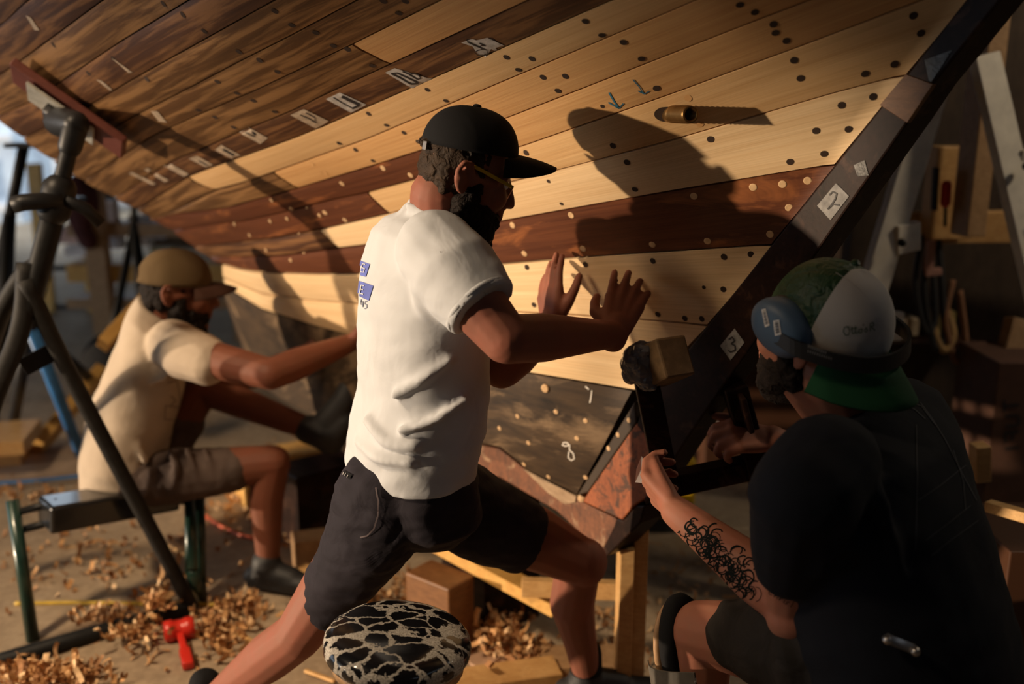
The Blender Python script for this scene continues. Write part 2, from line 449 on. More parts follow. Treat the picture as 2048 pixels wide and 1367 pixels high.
boat = thing('boat', V((-.3, 3.0, .4)), 'wooden boat hull being replanked, old brown and new pale planks', 'boat')
HULL = []
TH = .028
def strip(name, mat, top, bot, xl, xr, nx=40, nv=5, gap=1.9, thick=TH, label=None, ext=0):
    """one plank between two seam curves; xl/xr are (top, bottom) x limits"""
    b = B(); bm = b.bm; uvl = bm.loops.layers.uv.new('UVMap'); F = []; G = []; UVs = {}
    off = random.random()*9
    for j in range(nv+1):
        v = j/nv; x0 = xl[0]*(1-v)+xl[1]*v; x1 = xr[0]*(1-v)+xr[1]*v; fr = []; bk = []; u = 0; last = None
        for i in range(nx+1):
            x = x0+(x1-x0)*i/nx; yt = top(x)+gap; yb = bot(x)-gap
            if yb < yt: yt = yb = (yt+yb)/2
            y = yt*(1-v)+yb*v; p = H(x, y); n = Hn(x, y)
            e = min(v, 1-v); q = p - n*(.0025 if e == 0 else 0)
            if last is not None: u += (p-last).length
            last = p
            a = bm.verts.new(q); c = bm.verts.new(p-n*thick); fr.append(a); bk.append(c)
            UVs[a] = UVs[c] = (u+off, v*.14+off)
        F.append(fr); G.append(bk)
    def q(vs):
        f = b.face(vs)
        if f:
            for l in f.loops: l[uvl].uv = UVs[l.vert]
    for j in range(nv):
        for i in range(nx):
            q([F[j][i], F[j][i+1], F[j+1][i+1], F[j+1][i]]); q([G[j][i], G[j+1][i], G[j+1][i+1], G[j][i+1]])
    for i in range(nx):
        q([F[0][i], G[0][i], G[0][i+1], F[0][i+1]]); q([F[nv][i], F[nv][i+1], G[nv][i+1], G[nv][i]])
    for j in range(nv):
        q([F[j][0], F[j+1][0], G[j+1][0], G[j][0]]); q([F[j][nx], G[j][nx], G[j+1][nx], F[j+1][nx]])
    me = b.mesh(); o = link(name, me, mat, boat, True, label); HULL.append(o)
    o.data.set_sharp_from_angle(angle=math.radians(40))
    return o
SIL = [(-260, 130), (-60, 205), (0, 240), (60, 290), (150, 355), (240, 402), (330, 452), (400, 505), (446, 535)]
def sil(k):
    s = SEAM[k]
    for x in range(-250, 440, 2):
        y = SIL[0][1]
        for (a, b), (c, d) in zip(SIL[:-1], SIL[1:]):
            if a <= x <= c: y = b+(d-b)*(x-a)/(c-a)
        if seam(k, x) <= y: return x
    return s[0][0]
def plank(k, mat, a, c, label=None, nx=None):
    """plank k lies between seam k and k+1; a, c = left and right ends as x or (x at top, x at bottom); None = stem"""
    if c is None:
        xt = 1500; xb = 1500
        for _ in range(30): xt = rab(seam(k, xt)); xb = rab(seam(k+1, xb))
        c = (xt-2, xb-2)
    if not isinstance(a, tuple): a = (a, a)
    if not isinstance(c, tuple): c = (c, c)
    if nx is None: nx = int(max(8, (c[0]-a[0])/26))
    return strip('hull_plank', mat, lambda x: seam(k, x), lambda x: seam(k+1, x), a, c, nx, label=label)
S = lambda k: (sil(k), sil(k+1))
OLD, NEW = 'old brown stripped plank', 'new pale fir plank'
plank(0, old_wood2, S(0), 700, 'dark plank below the rail')
plank(1, old_wood2, S(1), 1300, 'dark old plank')
plank(2, old_wood, S(2), 1500, OLD); plank(3, old_wood2, S(3), 1600, OLD); plank(4, old_wood, S(4), 1690, OLD); plank(5, old_wood, S(5), 1790, OLD)
plank(6, old_wood, S(6), (704, 778), 'old brown plank cut back to a butt joint'); plank(6, new_wood, (708, 781), None, NEW)
plank(7, old_wood2, S(7), None, 'old brown plank with white painted numbers')
plank(8, old_wood, S(8), (376, 428), OLD); plank(8, new_wood2, (379, 431), None, NEW)
plank(9, old_wood, S(9), (546, 592), OLD); plank(9, new_wood, (549, 595), None, NEW)
plank(10, red_plank, S(10), (930, 900), 'dark oiled plank with pale bungs'); plank(10, new_wood, (933, 903), None, NEW)
plank(11, red_plank, S(11), (734, 775), 'reddish old plank'); plank(11, new_wood2, (737, 778), None, NEW)
plank(12, old_wood2, S(12), (638, 673), OLD); plank(12, new_wood3, (641, 676), None, NEW)
plank(13, red_plank, S(13), None, 'dark brown oiled plank with pale bungs')
plank(14, new_wood3, (444, 446), None, NEW)
plank(15, new_wood3, (446, 455), None, 'new pale lowest plank')
LOW = [(445, 590), (480, 690), (505, 762), (560, 800), (634, 834), (700, 842), (800, 856), (998, 895), (1056, 942), (1153, 990), (1210, 1010)]
def low(x):
    for (a, b), (c, d) in zip(LOW[:-1], LOW[1:]):
        if x <= c or (c, d) == LOW[-1]: return b+(d-b)*(x-a)/(c-a)
strip('garboard_plank', lower_paint, lambda x: seam(16, x), low, (449, 449), (1262, 1152), 60, 10, label='dark scraped bottom plank with worn paint')

# the ribs and inner skin behind the planks: a dark solid shell, carried under and mirrored to the far side
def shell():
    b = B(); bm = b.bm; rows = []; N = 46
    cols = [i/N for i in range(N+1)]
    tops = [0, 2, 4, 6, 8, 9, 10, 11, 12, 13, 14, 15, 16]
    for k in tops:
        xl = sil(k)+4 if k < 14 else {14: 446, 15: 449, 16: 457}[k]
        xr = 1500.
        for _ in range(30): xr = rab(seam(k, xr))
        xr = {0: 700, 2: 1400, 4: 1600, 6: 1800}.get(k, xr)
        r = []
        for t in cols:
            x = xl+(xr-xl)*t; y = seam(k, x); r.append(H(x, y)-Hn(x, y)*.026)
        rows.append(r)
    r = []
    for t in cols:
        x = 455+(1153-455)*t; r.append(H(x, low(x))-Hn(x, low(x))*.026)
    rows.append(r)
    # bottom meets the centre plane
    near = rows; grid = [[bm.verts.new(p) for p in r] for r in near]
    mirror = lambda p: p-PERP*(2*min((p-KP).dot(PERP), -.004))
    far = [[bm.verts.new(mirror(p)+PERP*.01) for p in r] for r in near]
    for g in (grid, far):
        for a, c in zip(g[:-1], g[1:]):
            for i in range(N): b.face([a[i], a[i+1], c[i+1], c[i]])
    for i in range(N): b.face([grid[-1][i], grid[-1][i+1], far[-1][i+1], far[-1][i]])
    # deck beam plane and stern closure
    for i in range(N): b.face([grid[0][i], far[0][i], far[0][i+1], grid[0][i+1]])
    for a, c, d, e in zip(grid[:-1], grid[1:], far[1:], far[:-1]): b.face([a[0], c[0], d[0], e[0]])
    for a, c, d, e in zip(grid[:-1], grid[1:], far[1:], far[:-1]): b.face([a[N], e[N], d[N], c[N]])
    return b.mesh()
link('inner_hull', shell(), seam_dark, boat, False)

# stem, keel and forefoot timbers
def kslab(name, mat, px, off, thick, label=None, bevel=.004):
    b = B(); b.slab([keelpt(x, y, off) for x, y in px], PERP*thick); o = link(name, b.mesh(bevel), mat, boat, False, label); return o
stem_near = [(2110, -226), (1914, 21), (1412, 654), (1290, 802), (1262, 880), (1290, 1010), (1372, 880), (1460, 752), (1600, 552), (1714, 389), (1814, 246), (1866, 168), (1985, 20), (2150, -190)]
STEM = kslab('stem', dark_timber, stem_near, -.006, .075, 'dark oiled stem timber')
SCARF = kslab('stem_scarf', brown_timber, [(1759, 210), (1811, 148), (1866, 168), (1814, 246)], -.009, .012, 'lighter brown piece let into the stem', .001)
KSTRIP = kslab('keel_rabbet', lower_paint, [(1269, 802), (1272, 846), (1176, 984), (1153, 991)], -.004, .05, 'narrow timber with a row of bungs')
ORK = kslab('keel_forefoot', orange_keel, [(1272, 846), (1300, 880), (1300, 990), (1269, 1010), (1244, 1040), (1165, 1003), (1176, 984)], -.007, .08, 'bare orange forefoot timber')
KB = kslab('keel', keel_scraped, [(1165, 1004), (1233, 1037), (1231, 1060), (1200, 1105), (1165, 1070), (1112, 1021), (1000, 955), (800, 905), (640, 860), (634, 838), (800, 860), (998, 897), (1056, 944), (1153, 992)], 0.0, .085, 'scraped keel timber')
KB2 = kslab('keel_shoe', dark_timber, [(1233, 1036), (1244, 1040), (1269, 1010), (1290, 1010), (1280, 1046), (1215, 1112), (1200, 1105)], .0, .085, 'black keel end')
PE = kslab('keel_worn_edge', pale_edge, [(1046, 937), (1056, 942), (1152, 992), (1150, 1004), (1130, 1008), (1095, 985)], -.004, .03, 'pale worn timber edge', .001)
HB = bvh_of(HULL+[STEM, SCARF, KSTRIP, ORK, KB, KB2, PE])

# --- fastenings
dk = Decal(HB, .0009)
R0 = .0072
HOLES = [(1171,42),(1204,70),(1013,114),(1064,117),(1037,139),(1247,84),(1283,117),(1086,154),(1131,152),(1116,181),(1313,176),(1205,212),(1052,305),(1097,362),(1123,407),(1226,291),(1254,324),(1270,378),
 (1054,534),(1171,528),(1306,521),(1316,628),(1068,609),(1186,619),(1480,9),(1510,24),(1547,48),(1551,65),(1573,81),(1588,120),(1601,156),(1827,31),(1842,66),(1789,128),(1730,147),(1746,193),(1683,210),(1632,261),(1697,258),(1648,307),(1580,323),(1421,278),
 (1448,513),(1502,508),(1447,578),(1408,574),(1370,636),(1404,637)]
for x, y in HOLES: dk.disc(x, y, R0*(.62 if (x, y) in ((1408,574),(1123,407),(1097,362),(1205,212)) else .95))
for x, y in [(855,179),(892,201),(737,227),(773,250),(678,286),(711,299),(808,265),(836,283),(746,321)]: dk.disc(x, y, .0062)
for x, y in [(327,7),(366,29),(409,62),(550,22),(584,50),(478,103),(519,120),(555,143),(435,163),(474,186),(507,201),(294,158),(632,65),(667,91),(550,223),(397,220),(430,234),(467,254),(227,117),(177,146),(107,89),(767,2),(798,26),(811,2),(695,98),(745,131),(940,82),(984,80)]:
    dk.disc(x, y, .0075)
link('hole_disc', dk.b.mesh(), hole_mat, boat, False, 'flat dark discs painted for the shade in screw holes')['kind'] = 'stuff'
dk = Decal(HB, 0)
for x, y in [(1142,430),(1025,450),(1049,507),(1166,497),(1305,489),(1615,361),(1565,368),(1506,374),(1388,392),(1578,415),(1540,468),(1415,482),(684,367),(766,336),(821,350),(650,425),(615,412),(690,440)]: dk.plug(x, y, .0078, .0012)
for x, y in [(1112,823),(1035,832),(1171,841),(999,856),(1057,885),(1154,876),(1048,928),(1097,953),(1258,840),(1236,869),(1217,896),(1193,924),(1171,954)]: dk.plug(x, y, .0065, .0015)
dk.plug(1091, 776, .011, .005); dk.plug(1166, 996, .014, .012)
for x, y in [(544,400),(583,417),(640,430),(541,442),(575,437),(600,466),(500,470),(470,448),(533,500),(582,520),(610,505)]: dk.plug(x, y, .0065, .003)
link('bung', dk.b.mesh(), bung_mat, boat, False, 'pale wooden bungs')['kind'] = 'stuff'
for x, y in [(1376,196),(1400,248),(640,345),(624,327),(651,346)]:
    d = Decal(HB, .0006); d.disc(x, y, .007); link('filled_hole', d.b.mesh(), new_wood, boat, False)

# --- painted number patches and pencil marks
def mark(name, mat, quads=(), strokes=(), lift=.0016, parent=None, bvh=None, label=None, n=6):
    d = Decal(bvh or HB, lift)
    for q in quads: d.quad(q, n, n)
    for s in strokes: d.stroke(s[0], s[1])
    return link(name, d.b.mesh(), mat, parent or boat, False, label)
m = mark('number_patch', paper_mat, [[(771,144),(790,135),(866,158),(826,176)]], label='white paint patch with marker number 10')
mark('number_writing', ink_mat, (), [([(783,145),(800,153),(822,166)], 3.2), ([(795,144),(815,153),(838,164)], 3), ([(783,145),(795,144)], 3), ([(822,166),(838,164)], 3.5),
      ([(806,141),(818,146),(836,157)], 2.6), ([(818,146),(828,145),(838,148),(842,154),(836,157)], 2.4)], .0026, parent=m)
m = mark('number_patch', paper_mat, [[(652,197),(680,184),(733,208),(702,224)]], label='white paint patch with marker number 11')
mark('number_writing', ink_mat, (), [([(667,193),(685,204),(706,215)], 2), ([(684,191),(700,199),(720,208)], 5.5), ([(705,215),(720,208)], 4)], .0026, parent=m)
m = mark('number_patch', paper_mat, [[(923,84),(945,76),(970,86),(952,94)], [(950,80),(975,74),(1014,92),(990,100)], [(945,90),(985,92),(972,114),(955,106)]], label='ragged white paint patch with marker number 9')
mark('number_writing', ink_mat, (), [([(935,81),(950,88),(968,96)], 3), ([(960,84),(972,90)], 2.5), ([(968,96),(958,98),(950,102),(956,108),(968,108),(976,104),(974,98),(968,96)], 1.8)], .0026, parent=m)
for q, st in (([(581,229),(608,217),(658,241),(632,256)], [([(601,228),(620,236),(632,244)], 1.8), ([(612,224),(630,233)], 1.8), ([(632,244),(630,233)], 1.8)]),
              ([(480,265),(498,254),(536,275),(521,287)], [([(492,263),(510,272)], 2), ([(505,262),(512,268)], 4)]),
              ([(430,299),(443,289),(488,313),(467,318)], [([(447,297),(468,309)], 4)]),
              ([(378,316),(395,311),(433,332),(419,337)], [([(398,319),(416,330)], 2)])):
    m = mark('number_patch', paper_tan, [q], label='worn white paint patch'); mark('number_writing', ink_mat, (), st, .0026, parent=m)
for q in ([(327,330),(339,325),(378,347),(368,352)], [(288,338),(296,335),(338,360),(330,363)], [(258,346),(264,343),(312,366),(306,369)], [(52,30),(62,34),(80,60),(70,60)], [(223,115),(232,120),(266,144),(258,145)], [(193,158),(203,160),(228,180),(220,180)], [(302,221),(316,222),(334,244),(318,242)]):
    mark('paint_scuff', paper_tan, [q])
mark('pencil_mark', blue_ink, (), [([(1266,158),(1278,172),(1288,187)], 2.2), ([(1276,181),(1289,187),(1299,181)], 2)], .0012, label='blue marker arrow')
mark('pencil_mark', blue_ink, (), [([(1218,184),(1226,198),(1238,216)], 3), ([(1217,204),(1238,216),(1247,206)], 2.6)], .0012, label='blue marker arrow')
mark('chalk_mark', chalk, (), [([(1140,890),(1134,884),(1127,884),(1125,889),(1131,891),(1140,889),(1139,898),(1147,906),(1149,916),(1143,920),(1137,914),(1138,902)], 2.4)], .0014, label='white chalk figure 8')
mark('chalk_mark', chalk, (), [([(1171,772),(1178,778)], 3), ([(1184,780),(1182,795),(1180,805)], 2.5)], .0014)
tagm = plain('shaded_tag_white', (.20, .195, .19), .7, var=.4, sc=50, bumpy=.2)  # white tag paint greyed so its colour carries the shade on the stem
m = mark('number_tag', tagm, [[(1635,411),(1673,366),(1699,392),(1662,440)]], label='white diamond patch with marker number 2')
mark('number_writing', ink_mat, (), [([(1660,390),(1667,383),(1675,387),(1672,398),(1664,410),(1657,418)], 3), ([(1657,418),(1668,408),(1680,410)], 3)], .003, parent=m)
m = mark('number_tag', tagm, [[(1441,691),(1470,656),(1490,684),(1462,720)]], label='white diamond patch with marker number 3')
mark('number_writing', ink_mat, (), [([(1459,678),(1466,673),(1471,680),(1464,687),(1472,690),(1472,699),(1463,703),(1458,700)], 2.8)], .003, parent=m)
tarm = plain('shiny_tar', (.045, .042, .036), .35, sc=60, bumpy=1)
mark('tar_patch', tarm, [[(1850,120),(1905,100),(1880,140),(1860,168)]], label='shiny grey scraped patch')
mark('tar_patch', tarm, [[(1708,330),(1730,320),(1738,350),(1716,352)]], label='shiny grey scraped patch')

# --- bronze through-hull pipe
pr = H(1335, 228); pn = Hn(1335, 228)
b = B(); 
tip = P(1381, 229, pr.y-.085); base = P(1338, 228, pr.y+.01); ax = (tip-base).normalized(); a, c = frame_of(ax)
pts = []
L = (tip-base).length
ring = lambda t, r: [base+ax*t+a*(r*math.cos(2*math.pi*i/20))+c*(r*math.sin(2*math.pi*i/20)) for i in range(20)]
rs = [ring(0, .0155)]
for k in range(14):
    t = L*(.25+.05*k); rs += [ring(t, .0165), ring(t+L*.025, .0145)]
rs += [ring(L, .0155), ring(L, .0115), ring(L-.05, .0115)]
b.rings(rs)
link('through_hull_pipe', b.mesh(), brass, boat, True, 'threaded bronze pipe')
d = Decal(HB, .0012); d.disc(1333, 228, .023, 20, .75); link('pipe_hole_disc', d.b.mesh(), hole_mat, boat, False, 'dark disc painted for the shaded hole round the pipe')
# ================================================================== the shed
m, nt, bs = nodes('concrete_floor')
t = tex(nt, 'Object', (1, 1, 1), sc=1.6, detail=8, rough=.65); t2 = tex(nt, 'Object', (1, 1, 1), sc=34, detail=4)
col = ramp(nt, t.outputs[0], [(.3, (.26, .19, .125)), (.7, (.48, .37, .25))]); col = mixc(nt, .35, col, ramp(nt, t2.outputs[0], [(.35, (.20, .14, .085)), (.7, (.54, .41, .27))]))
nt.links.new(col, bs.inputs['Base Color']); bs.inputs['Roughness'].default_value = .8; bump(nt, t2.outputs[0], bs, .3, .004); concrete = m
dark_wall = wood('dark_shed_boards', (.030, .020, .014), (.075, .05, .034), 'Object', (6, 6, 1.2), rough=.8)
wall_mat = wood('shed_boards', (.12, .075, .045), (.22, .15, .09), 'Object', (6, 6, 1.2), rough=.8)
def wallbox(name, c, sx, sy, sz, mat):
    b = B(); b.box(c, sx, sy, sz); return structure(link(name, b.mesh(), mat, None, False))
wallbox('floor', (0, 4, -.05), 16, 20, .1, concrete)
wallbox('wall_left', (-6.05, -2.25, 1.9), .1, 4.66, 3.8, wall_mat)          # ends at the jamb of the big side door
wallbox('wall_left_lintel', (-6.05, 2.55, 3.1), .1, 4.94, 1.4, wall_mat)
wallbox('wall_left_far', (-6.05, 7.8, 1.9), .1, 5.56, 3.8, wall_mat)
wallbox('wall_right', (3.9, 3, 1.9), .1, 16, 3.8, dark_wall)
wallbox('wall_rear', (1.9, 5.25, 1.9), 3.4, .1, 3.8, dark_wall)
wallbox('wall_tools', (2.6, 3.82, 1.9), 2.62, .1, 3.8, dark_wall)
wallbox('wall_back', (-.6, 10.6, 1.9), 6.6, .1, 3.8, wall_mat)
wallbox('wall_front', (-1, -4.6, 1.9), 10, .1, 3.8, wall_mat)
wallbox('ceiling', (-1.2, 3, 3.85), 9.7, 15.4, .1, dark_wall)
wallbox('sun_shade_slab', (-13.2, -2.5, 3.4), .3, 13, 2.70, plain('shade_slab_mat', (.3, .26, .22), .9, bumpy=0))   # unseen slab added to dim the low sun on the upper hull
# the yard and the pale building beyond the open end
wallbox('ground_yard', (-10, 18, -.06), 24, 26, .1, plain('yard_gravel', (.42, .38, .34), .9, sc=8))
fac = thing('building', V((-8.2, 12.5, 0)), 'pale blue building with windows seen through the open shed end', 'building')
b = B(); b.box((-8.35, 13, 2.2), 4.4, 1, 4.4); link('facade', b.mesh(), plain('pale_blue_siding', (.62, .72, .86), .8, sc=3, bumpy=0), fac, False)
for i in range(6):
    for j in range(4):
        b = B(); b.box((-10.1+i*.68, 12.48, .55+j*.85), .38, .06, .5); link('window', b.mesh(), plain('pane_%d%d' % (i, j), (.28, .36, .46) if (i+j) % 3 else (.42, .32, .22), .3, bumpy=0), fac, False)
b = B()
for j in range(6): b.box((-8.35, 12.47, .2+j*.85), 4.4, .06, .08)
link('siding_band', b.mesh(), plain('white_trim', (.85, .86, .88), .8, bumpy=0), fac, False)
tr = thing('glare_box', V((-5.4, 14.5, 0)), 'white trailer added to stand in for blown-out daylight beyond the shed', 'glare_box')  # white box on wheels, added to give the blown-out light in the yard
b = B(); b.box((-5.3, 14.8, 1.5), 1.5, 2.2, 2.2); link('glare_box_body', b.mesh(.05), plain('white_panel_paint', (.9, .88, .86), .6, bumpy=0), tr, False)
for x in (-5.85, -4.75):
    b = B(); b.tube([V((x, 14.0, .33)), V((x, 14.2, .33))], .32, 20); link('wheel', b.mesh(), black_rubber, tr)

# ================================================================== jack stand at the left
js = thing('jack_stand', Fl(60, 1250), 'grey steel boat jack stand with screw post under the old planks', 'jack stand')
T = P(152, 248, 2.64); N = P(62, 600, 2.60); 
up = (T-N).normalized()
b = B(); pts = []; Lp = (P(118, 380, 2.62)-T).length
a_, c_ = frame_of(up); q0 = P(112, 405, 2.62)
rs = []; n_ = 34; ln = (T-q0).length
for k in range(n_):
    t = ln*k/n_
    for r, dt in ((.0235, 0), (.019, .5)): rs.append([q0+up*(t+dt*ln/n_)+a_*(r*math.cos(2*math.pi*i/14))+c_*(r*math.sin(2*math.pi*i/14)) for i in range(14)])
b.rings(rs); link('screw_post', b.mesh(), steel_black, js)
b = B(); b.cap(q0, N+up*-.02, .029, .029); link('post_sleeve', b.mesh(), steel_dark, js)
b = B(); b.cap(q0-up*.02, q0+up*.035, .043); b.tube([q0+V((.03, -.02, .01)), q0+V((-.06, -.05, .006)), q0+V((-.085, -.055, 0))], .022, 12); b.tube([q0+V((.03, -.02, .01)), q0+V((.07, .02, -.02)), q0+V((.1, .03, -.06))], .017, 12)
link('screw_handle', b.mesh(), steel_black, js)
# swivel head, plate and padded board against the hull
hc = H(150, 208); hn = Hn(150, 208)
e1 = (H(205, 245)-H(95, 172)).normalized(); e1 = (e1-hn*e1.dot(hn)).normalized(); e2 = hn.cross(e1)
M = Matrix((e1, e2, hn)).transposed()
b = B(); b.box(hc+hn*.022, .34, .13, .024, M); link('pad_board', b.mesh(.004), pad_red, js, False)
b = B(); b.box(hc+hn*.046+e1*-.01, .20, .12, .008, M); link('pad_plate', b.mesh(.001), plain('worn_grey_plate', (.36, .35, .31), .5, .2, sc=40), js, False)
b = B(); b.cap(hc+hn*.065, T, .042, .034); b.cap(T, T-up*.06, .032, .03); b.box(hc+hn*.06, .09, .06, .03, M); link('swivel_head', b.mesh(), steel_black, js)
F1 = Fl(383, 1212, .02); F2 = P(-120, 1060, 2.5); F2.z = .02; F3 = P(40, 900, 3.6); F3.z = .02
def leg(pts, r): 
    b = B(); b.tube(bez(pts, 20), r, 12); return b
lg = leg([N+V((0, -.02, .06)), N*.75+F1*.25, F1], .0225); link('leg', lg.mesh(), steel_grey, js)
lg = leg([N+V((0, 0, .1)), P(40, 660, 2.58), P(-40, 900, 2.5), F2], .026); link('leg', lg.mesh(), steel_grey, js)
lg = leg([P(88, 520, 2.61), P(40, 560, 2.63), P(-10, 660, 2.68), P(-60, 860, 2.85), P(-90, 1010, 2.9)], .025); link('leg', lg.mesh(), steel_grey, js)
b = B(); b.tube([F1+V((.01, 0, 0)), F1*.5+Fl(0, 1318, .02)*.5, Fl(-60, 1340, .03)], .024, 12); link('floor_tube', b.mesh(), steel_dark, js)
b = B(); b.beam(P(45, 735, 2.60), P(112, 700, 2.64), .012, .05); link('leg_brace', b.mesh(.002), steel_dark, js, False)

def stand(label, top, node, feet, r, mats, name='jack_stand', grp=None, blue=None):
    t = thing(name, V((node.x, node.y, 0)), label, 'jack stand', grp)
    b = B(); b.tube([node, top], r, 10); link('screw_post', b.mesh(), mats[0], t)
    b = B(); b.box(top, .12, .12, .02); link('head_plate', b.mesh(.002), mats[0], t, False)
    for i, f in enumerate(feet):
        b = B(); b.tube([node, f], r*1.1, 10); link('leg', b.mesh(), blue_paint if i == blue else mats[1], t)
    return t
fz = lambda x, y, z=.01: Fl(x, y, z)
stand('blue and black jack stand just behind the grey screw post', P(128, 400, 3.7), P(62, 655, 3.72), [fz(20, 880), fz(165, 915), fz(230, 800)], .022, (steel_black, steel_black), blue=1)
stand('dark jack stand with splayed legs left of the seated man', P(268, 395, 5.6), P(268, 452, 5.6), [fz(200, 790), fz(300, 800), fz(330, 770)], .02, (steel_dark, steel_dark))
stand('teal jack stand at the left frame edge', P(48, 290, 4.4), P(20, 430, 4.42), [fz(-60, 800), fz(10, 760), fz(-20, 900)], .024, (steel_dark, steel_black))
stand('blue jack stand behind the stem', P(1440, 640, 4.6), P(1470, 700, 4.6), [fz(1550, 835), fz(1660, 800), fz(1400, 900)], .032, (steel_dark, steel_dark), blue=0)

# ================================================================== sawhorse bench under the seated man
bn = thing('folding_stand', Fl(230, 1240), 'dark green steel work stand with black cross beam under the seated man', 'work stand')
lt = P(25, 1000, 2.74); lb_ = Fl(66, 1280, .0); rb = Fl(402, 1200, .0); rt = P(380, 985, 3.0); rt2 = P(392, 985, 3.0)
beam0 = P(88, 1030, 2.72); beam1 = P(345, 985, 2.98)
for p, q in ((lt, lb_), (rt, Fl(383, 1140, .15)*1), (P(398, 985, 3.02), rb)):
    b = B(); b.tube([p, q], .019, 12); link('leg', b.mesh(), green_steel, bn)
b = B(); b.tube([Fl(383, 1140, .15), rb], .02, 12); link('leg_brace', b.mesh(), green_steel, bn)
b = B(); b.beam(beam0, beam1, .12, .085); link('cross_beam', b.mesh(.01), plain('black_gloss_beam', (.012, .013, .015), .22, .1, coat=.5), bn, False)
for dz in (-.028, .03):
    b = B(); b.tube([P(28, 1045, 2.74)+V((0, 0, dz)), beam0+V((.03, .03, dz))], .012, 8); link('slide_rod', b.mesh(), steel_black, bn)
b = B(); b.tube([beam1+V((-.05, -.05, 0)), P(392, 1000, 3.02)], .016, 8); link('slide_rod', b.mesh(), steel_black, bn)

# ================================================================== red mallet
mh = thing('mallet', Fl(362, 1290), 'red dead-blow mallet lying on the floor', 'mallet')
red = plain('red_plastic', (.62, .028, .016), .35, var=.06, bumpy=0)
h0 = Fl(330, 1263, .032); h1 = Fl(386, 1252, .032); hm = (h0+h1)/2; g1 = Fl(377, 1332, .016)
ax = (h1-h0).normalized(); b = B()
ring = lambda t, r: [h0+ax*t+frame_of(ax)[0]*(r*math.cos(2*math.pi*i/24))+frame_of(ax)[1]*(r*math.sin(2*math.pi*i/24)) for i in range(24)]
Lh = (h1-h0).length
b.rings([ring(-.004, .024), ring(0, .0315), ring(Lh*.28, .032), ring(Lh*.32, .028), ring(Lh*.68, .028), ring(Lh*.72, .032), ring(Lh, .0315), ring(Lh+.004, .024)]); link('mallet_head', b.mesh(), red, mh)
b = B(); b.beam(hm+V((0, 0, -.006)), hm*.38+g1*.62, .021, .02); b.beam(hm*.42+g1*.58, g1, .032, .026); link('handle', b.mesh(.006, 3), red, mh)

# ================================================================== round stool with splattered seat
sc_ = P(797, 1262, 1.62); st = thing('stool', V((sc_.x, sc_.y, 0)), 'round shop stool with black seat splattered in grey glue', 'stool')
m, nt, bs = nodes('splattered_seat')
tx = nt.nodes.new('ShaderNodeTexVoronoi'); tx.feature = 'DISTANCE_TO_EDGE'; tx.inputs['Scale'].default_value = 26
tc = nt.nodes.new('ShaderNodeTexCoord'); nz = tex(nt, 'Object', (1, 1, 1), sc=16, detail=5, rough=.7)
mv = nt.nodes.new('ShaderNodeMix'); mv.data_type = 'VECTOR'; mv.inputs[0].default_value = .05
mp = nt.nodes.new('ShaderNodeMapping'); mp.inputs['Scale'].default_value = (.72, 1.15, .6); mp.inputs['Rotation'].default_value = (0, 0, .5)
nt.links.new(tc.outputs['Object'], mv.inputs[4]); nt.links.new(nz.outputs['Color'], mv.inputs[5]); nt.links.new(mv.outputs[1], mp.inputs[0]); nt.links.new(mp.outputs[0], tx.inputs['Vector'])
nf = tex(nt, 'Object', (1, 1, 1), sc=9, detail=3)
th = nt.nodes.new('ShaderNodeMath'); th.operation = 'MULTIPLY_ADD'; th.inputs[1].default_value = -.26; th.inputs[2].default_value = .128; nt.links.new(nf.outputs[0], th.inputs[0])
ad = nt.nodes.new('ShaderNodeMath'); ad.operation = 'ADD'; nt.links.new(tx.outputs['Distance'], ad.inputs[0]); nt.links.new(th.outputs[0], ad.inputs[1])
fac_ = ramp(nt, ad.outputs[0], [(.050, (1, 1, 1)), (.058, (0, 0, 0))])
g = tex(nt, 'Object', (1, 1, 1), sc=300, detail=2)
col = mixc(nt, fac_, (.006, .006, .007), ramp(nt, g.outputs[0], [(.35, (.20, .18, .15)), (.65, (.50, .46, .40))])); nt.links.new(col, bs.inputs['Base Color'])
rg = nt.nodes.new('ShaderNodeMapRange'); rg.inputs[3].default_value = .16; rg.inputs[4].default_value = .8; nt.links.new(fac_, rg.inputs[0]); nt.links.new(rg.outputs[0], bs.inputs['Roughness']); bump(nt, fac_, bs, .4, .003)
R = .134
Mt = Matrix.Rotation(math.radians(5), 3, 'Y')
b = B(); b.lathe(sc_, [(.001, .010), (R*.3, .010), (R*.6, .007), (R*.82, .001), (R*.93, -.006), (R*.985, -.014), (R, -.024), (R*.995, -.034), (R*.97, -.041), (R*.6, -.044), (.002, -.044)], 48, Mt); link('seat', b.mesh(), m, st)
b = B(); b.lathe(sc_+V((0, 0, -.03)), [(R*.9, -.014), (R*.9, -.036), (.002, -.036)], 40, Mt); link('seat_base', b.mesh(), pine_grey, st)
for k in range(4):
    f = math.radians(-12+90*k); u = V((math.cos(f), math.sin(f), 0)); q = V((sc_.x, sc_.y, 0))+u*.155
    b = B(); b.cap(sc_+u*.085+V((0, 0, -.06)), q+V((0, 0, .018)), .015, .017); link('leg', b.mesh(), pine_grey, st)
for k in range(4):
    f = math.radians(-12+90*k); g2 = f+math.pi/2; p = V((sc_.x, sc_.y, .25))
    b = B(); b.tube([p+V((math.cos(f), math.sin(f), 0))*.125, p+V((math.cos(g2), math.sin(g2), 0))*.125], .009, 8); link('stretcher', b.mesh(), pine_grey, st)

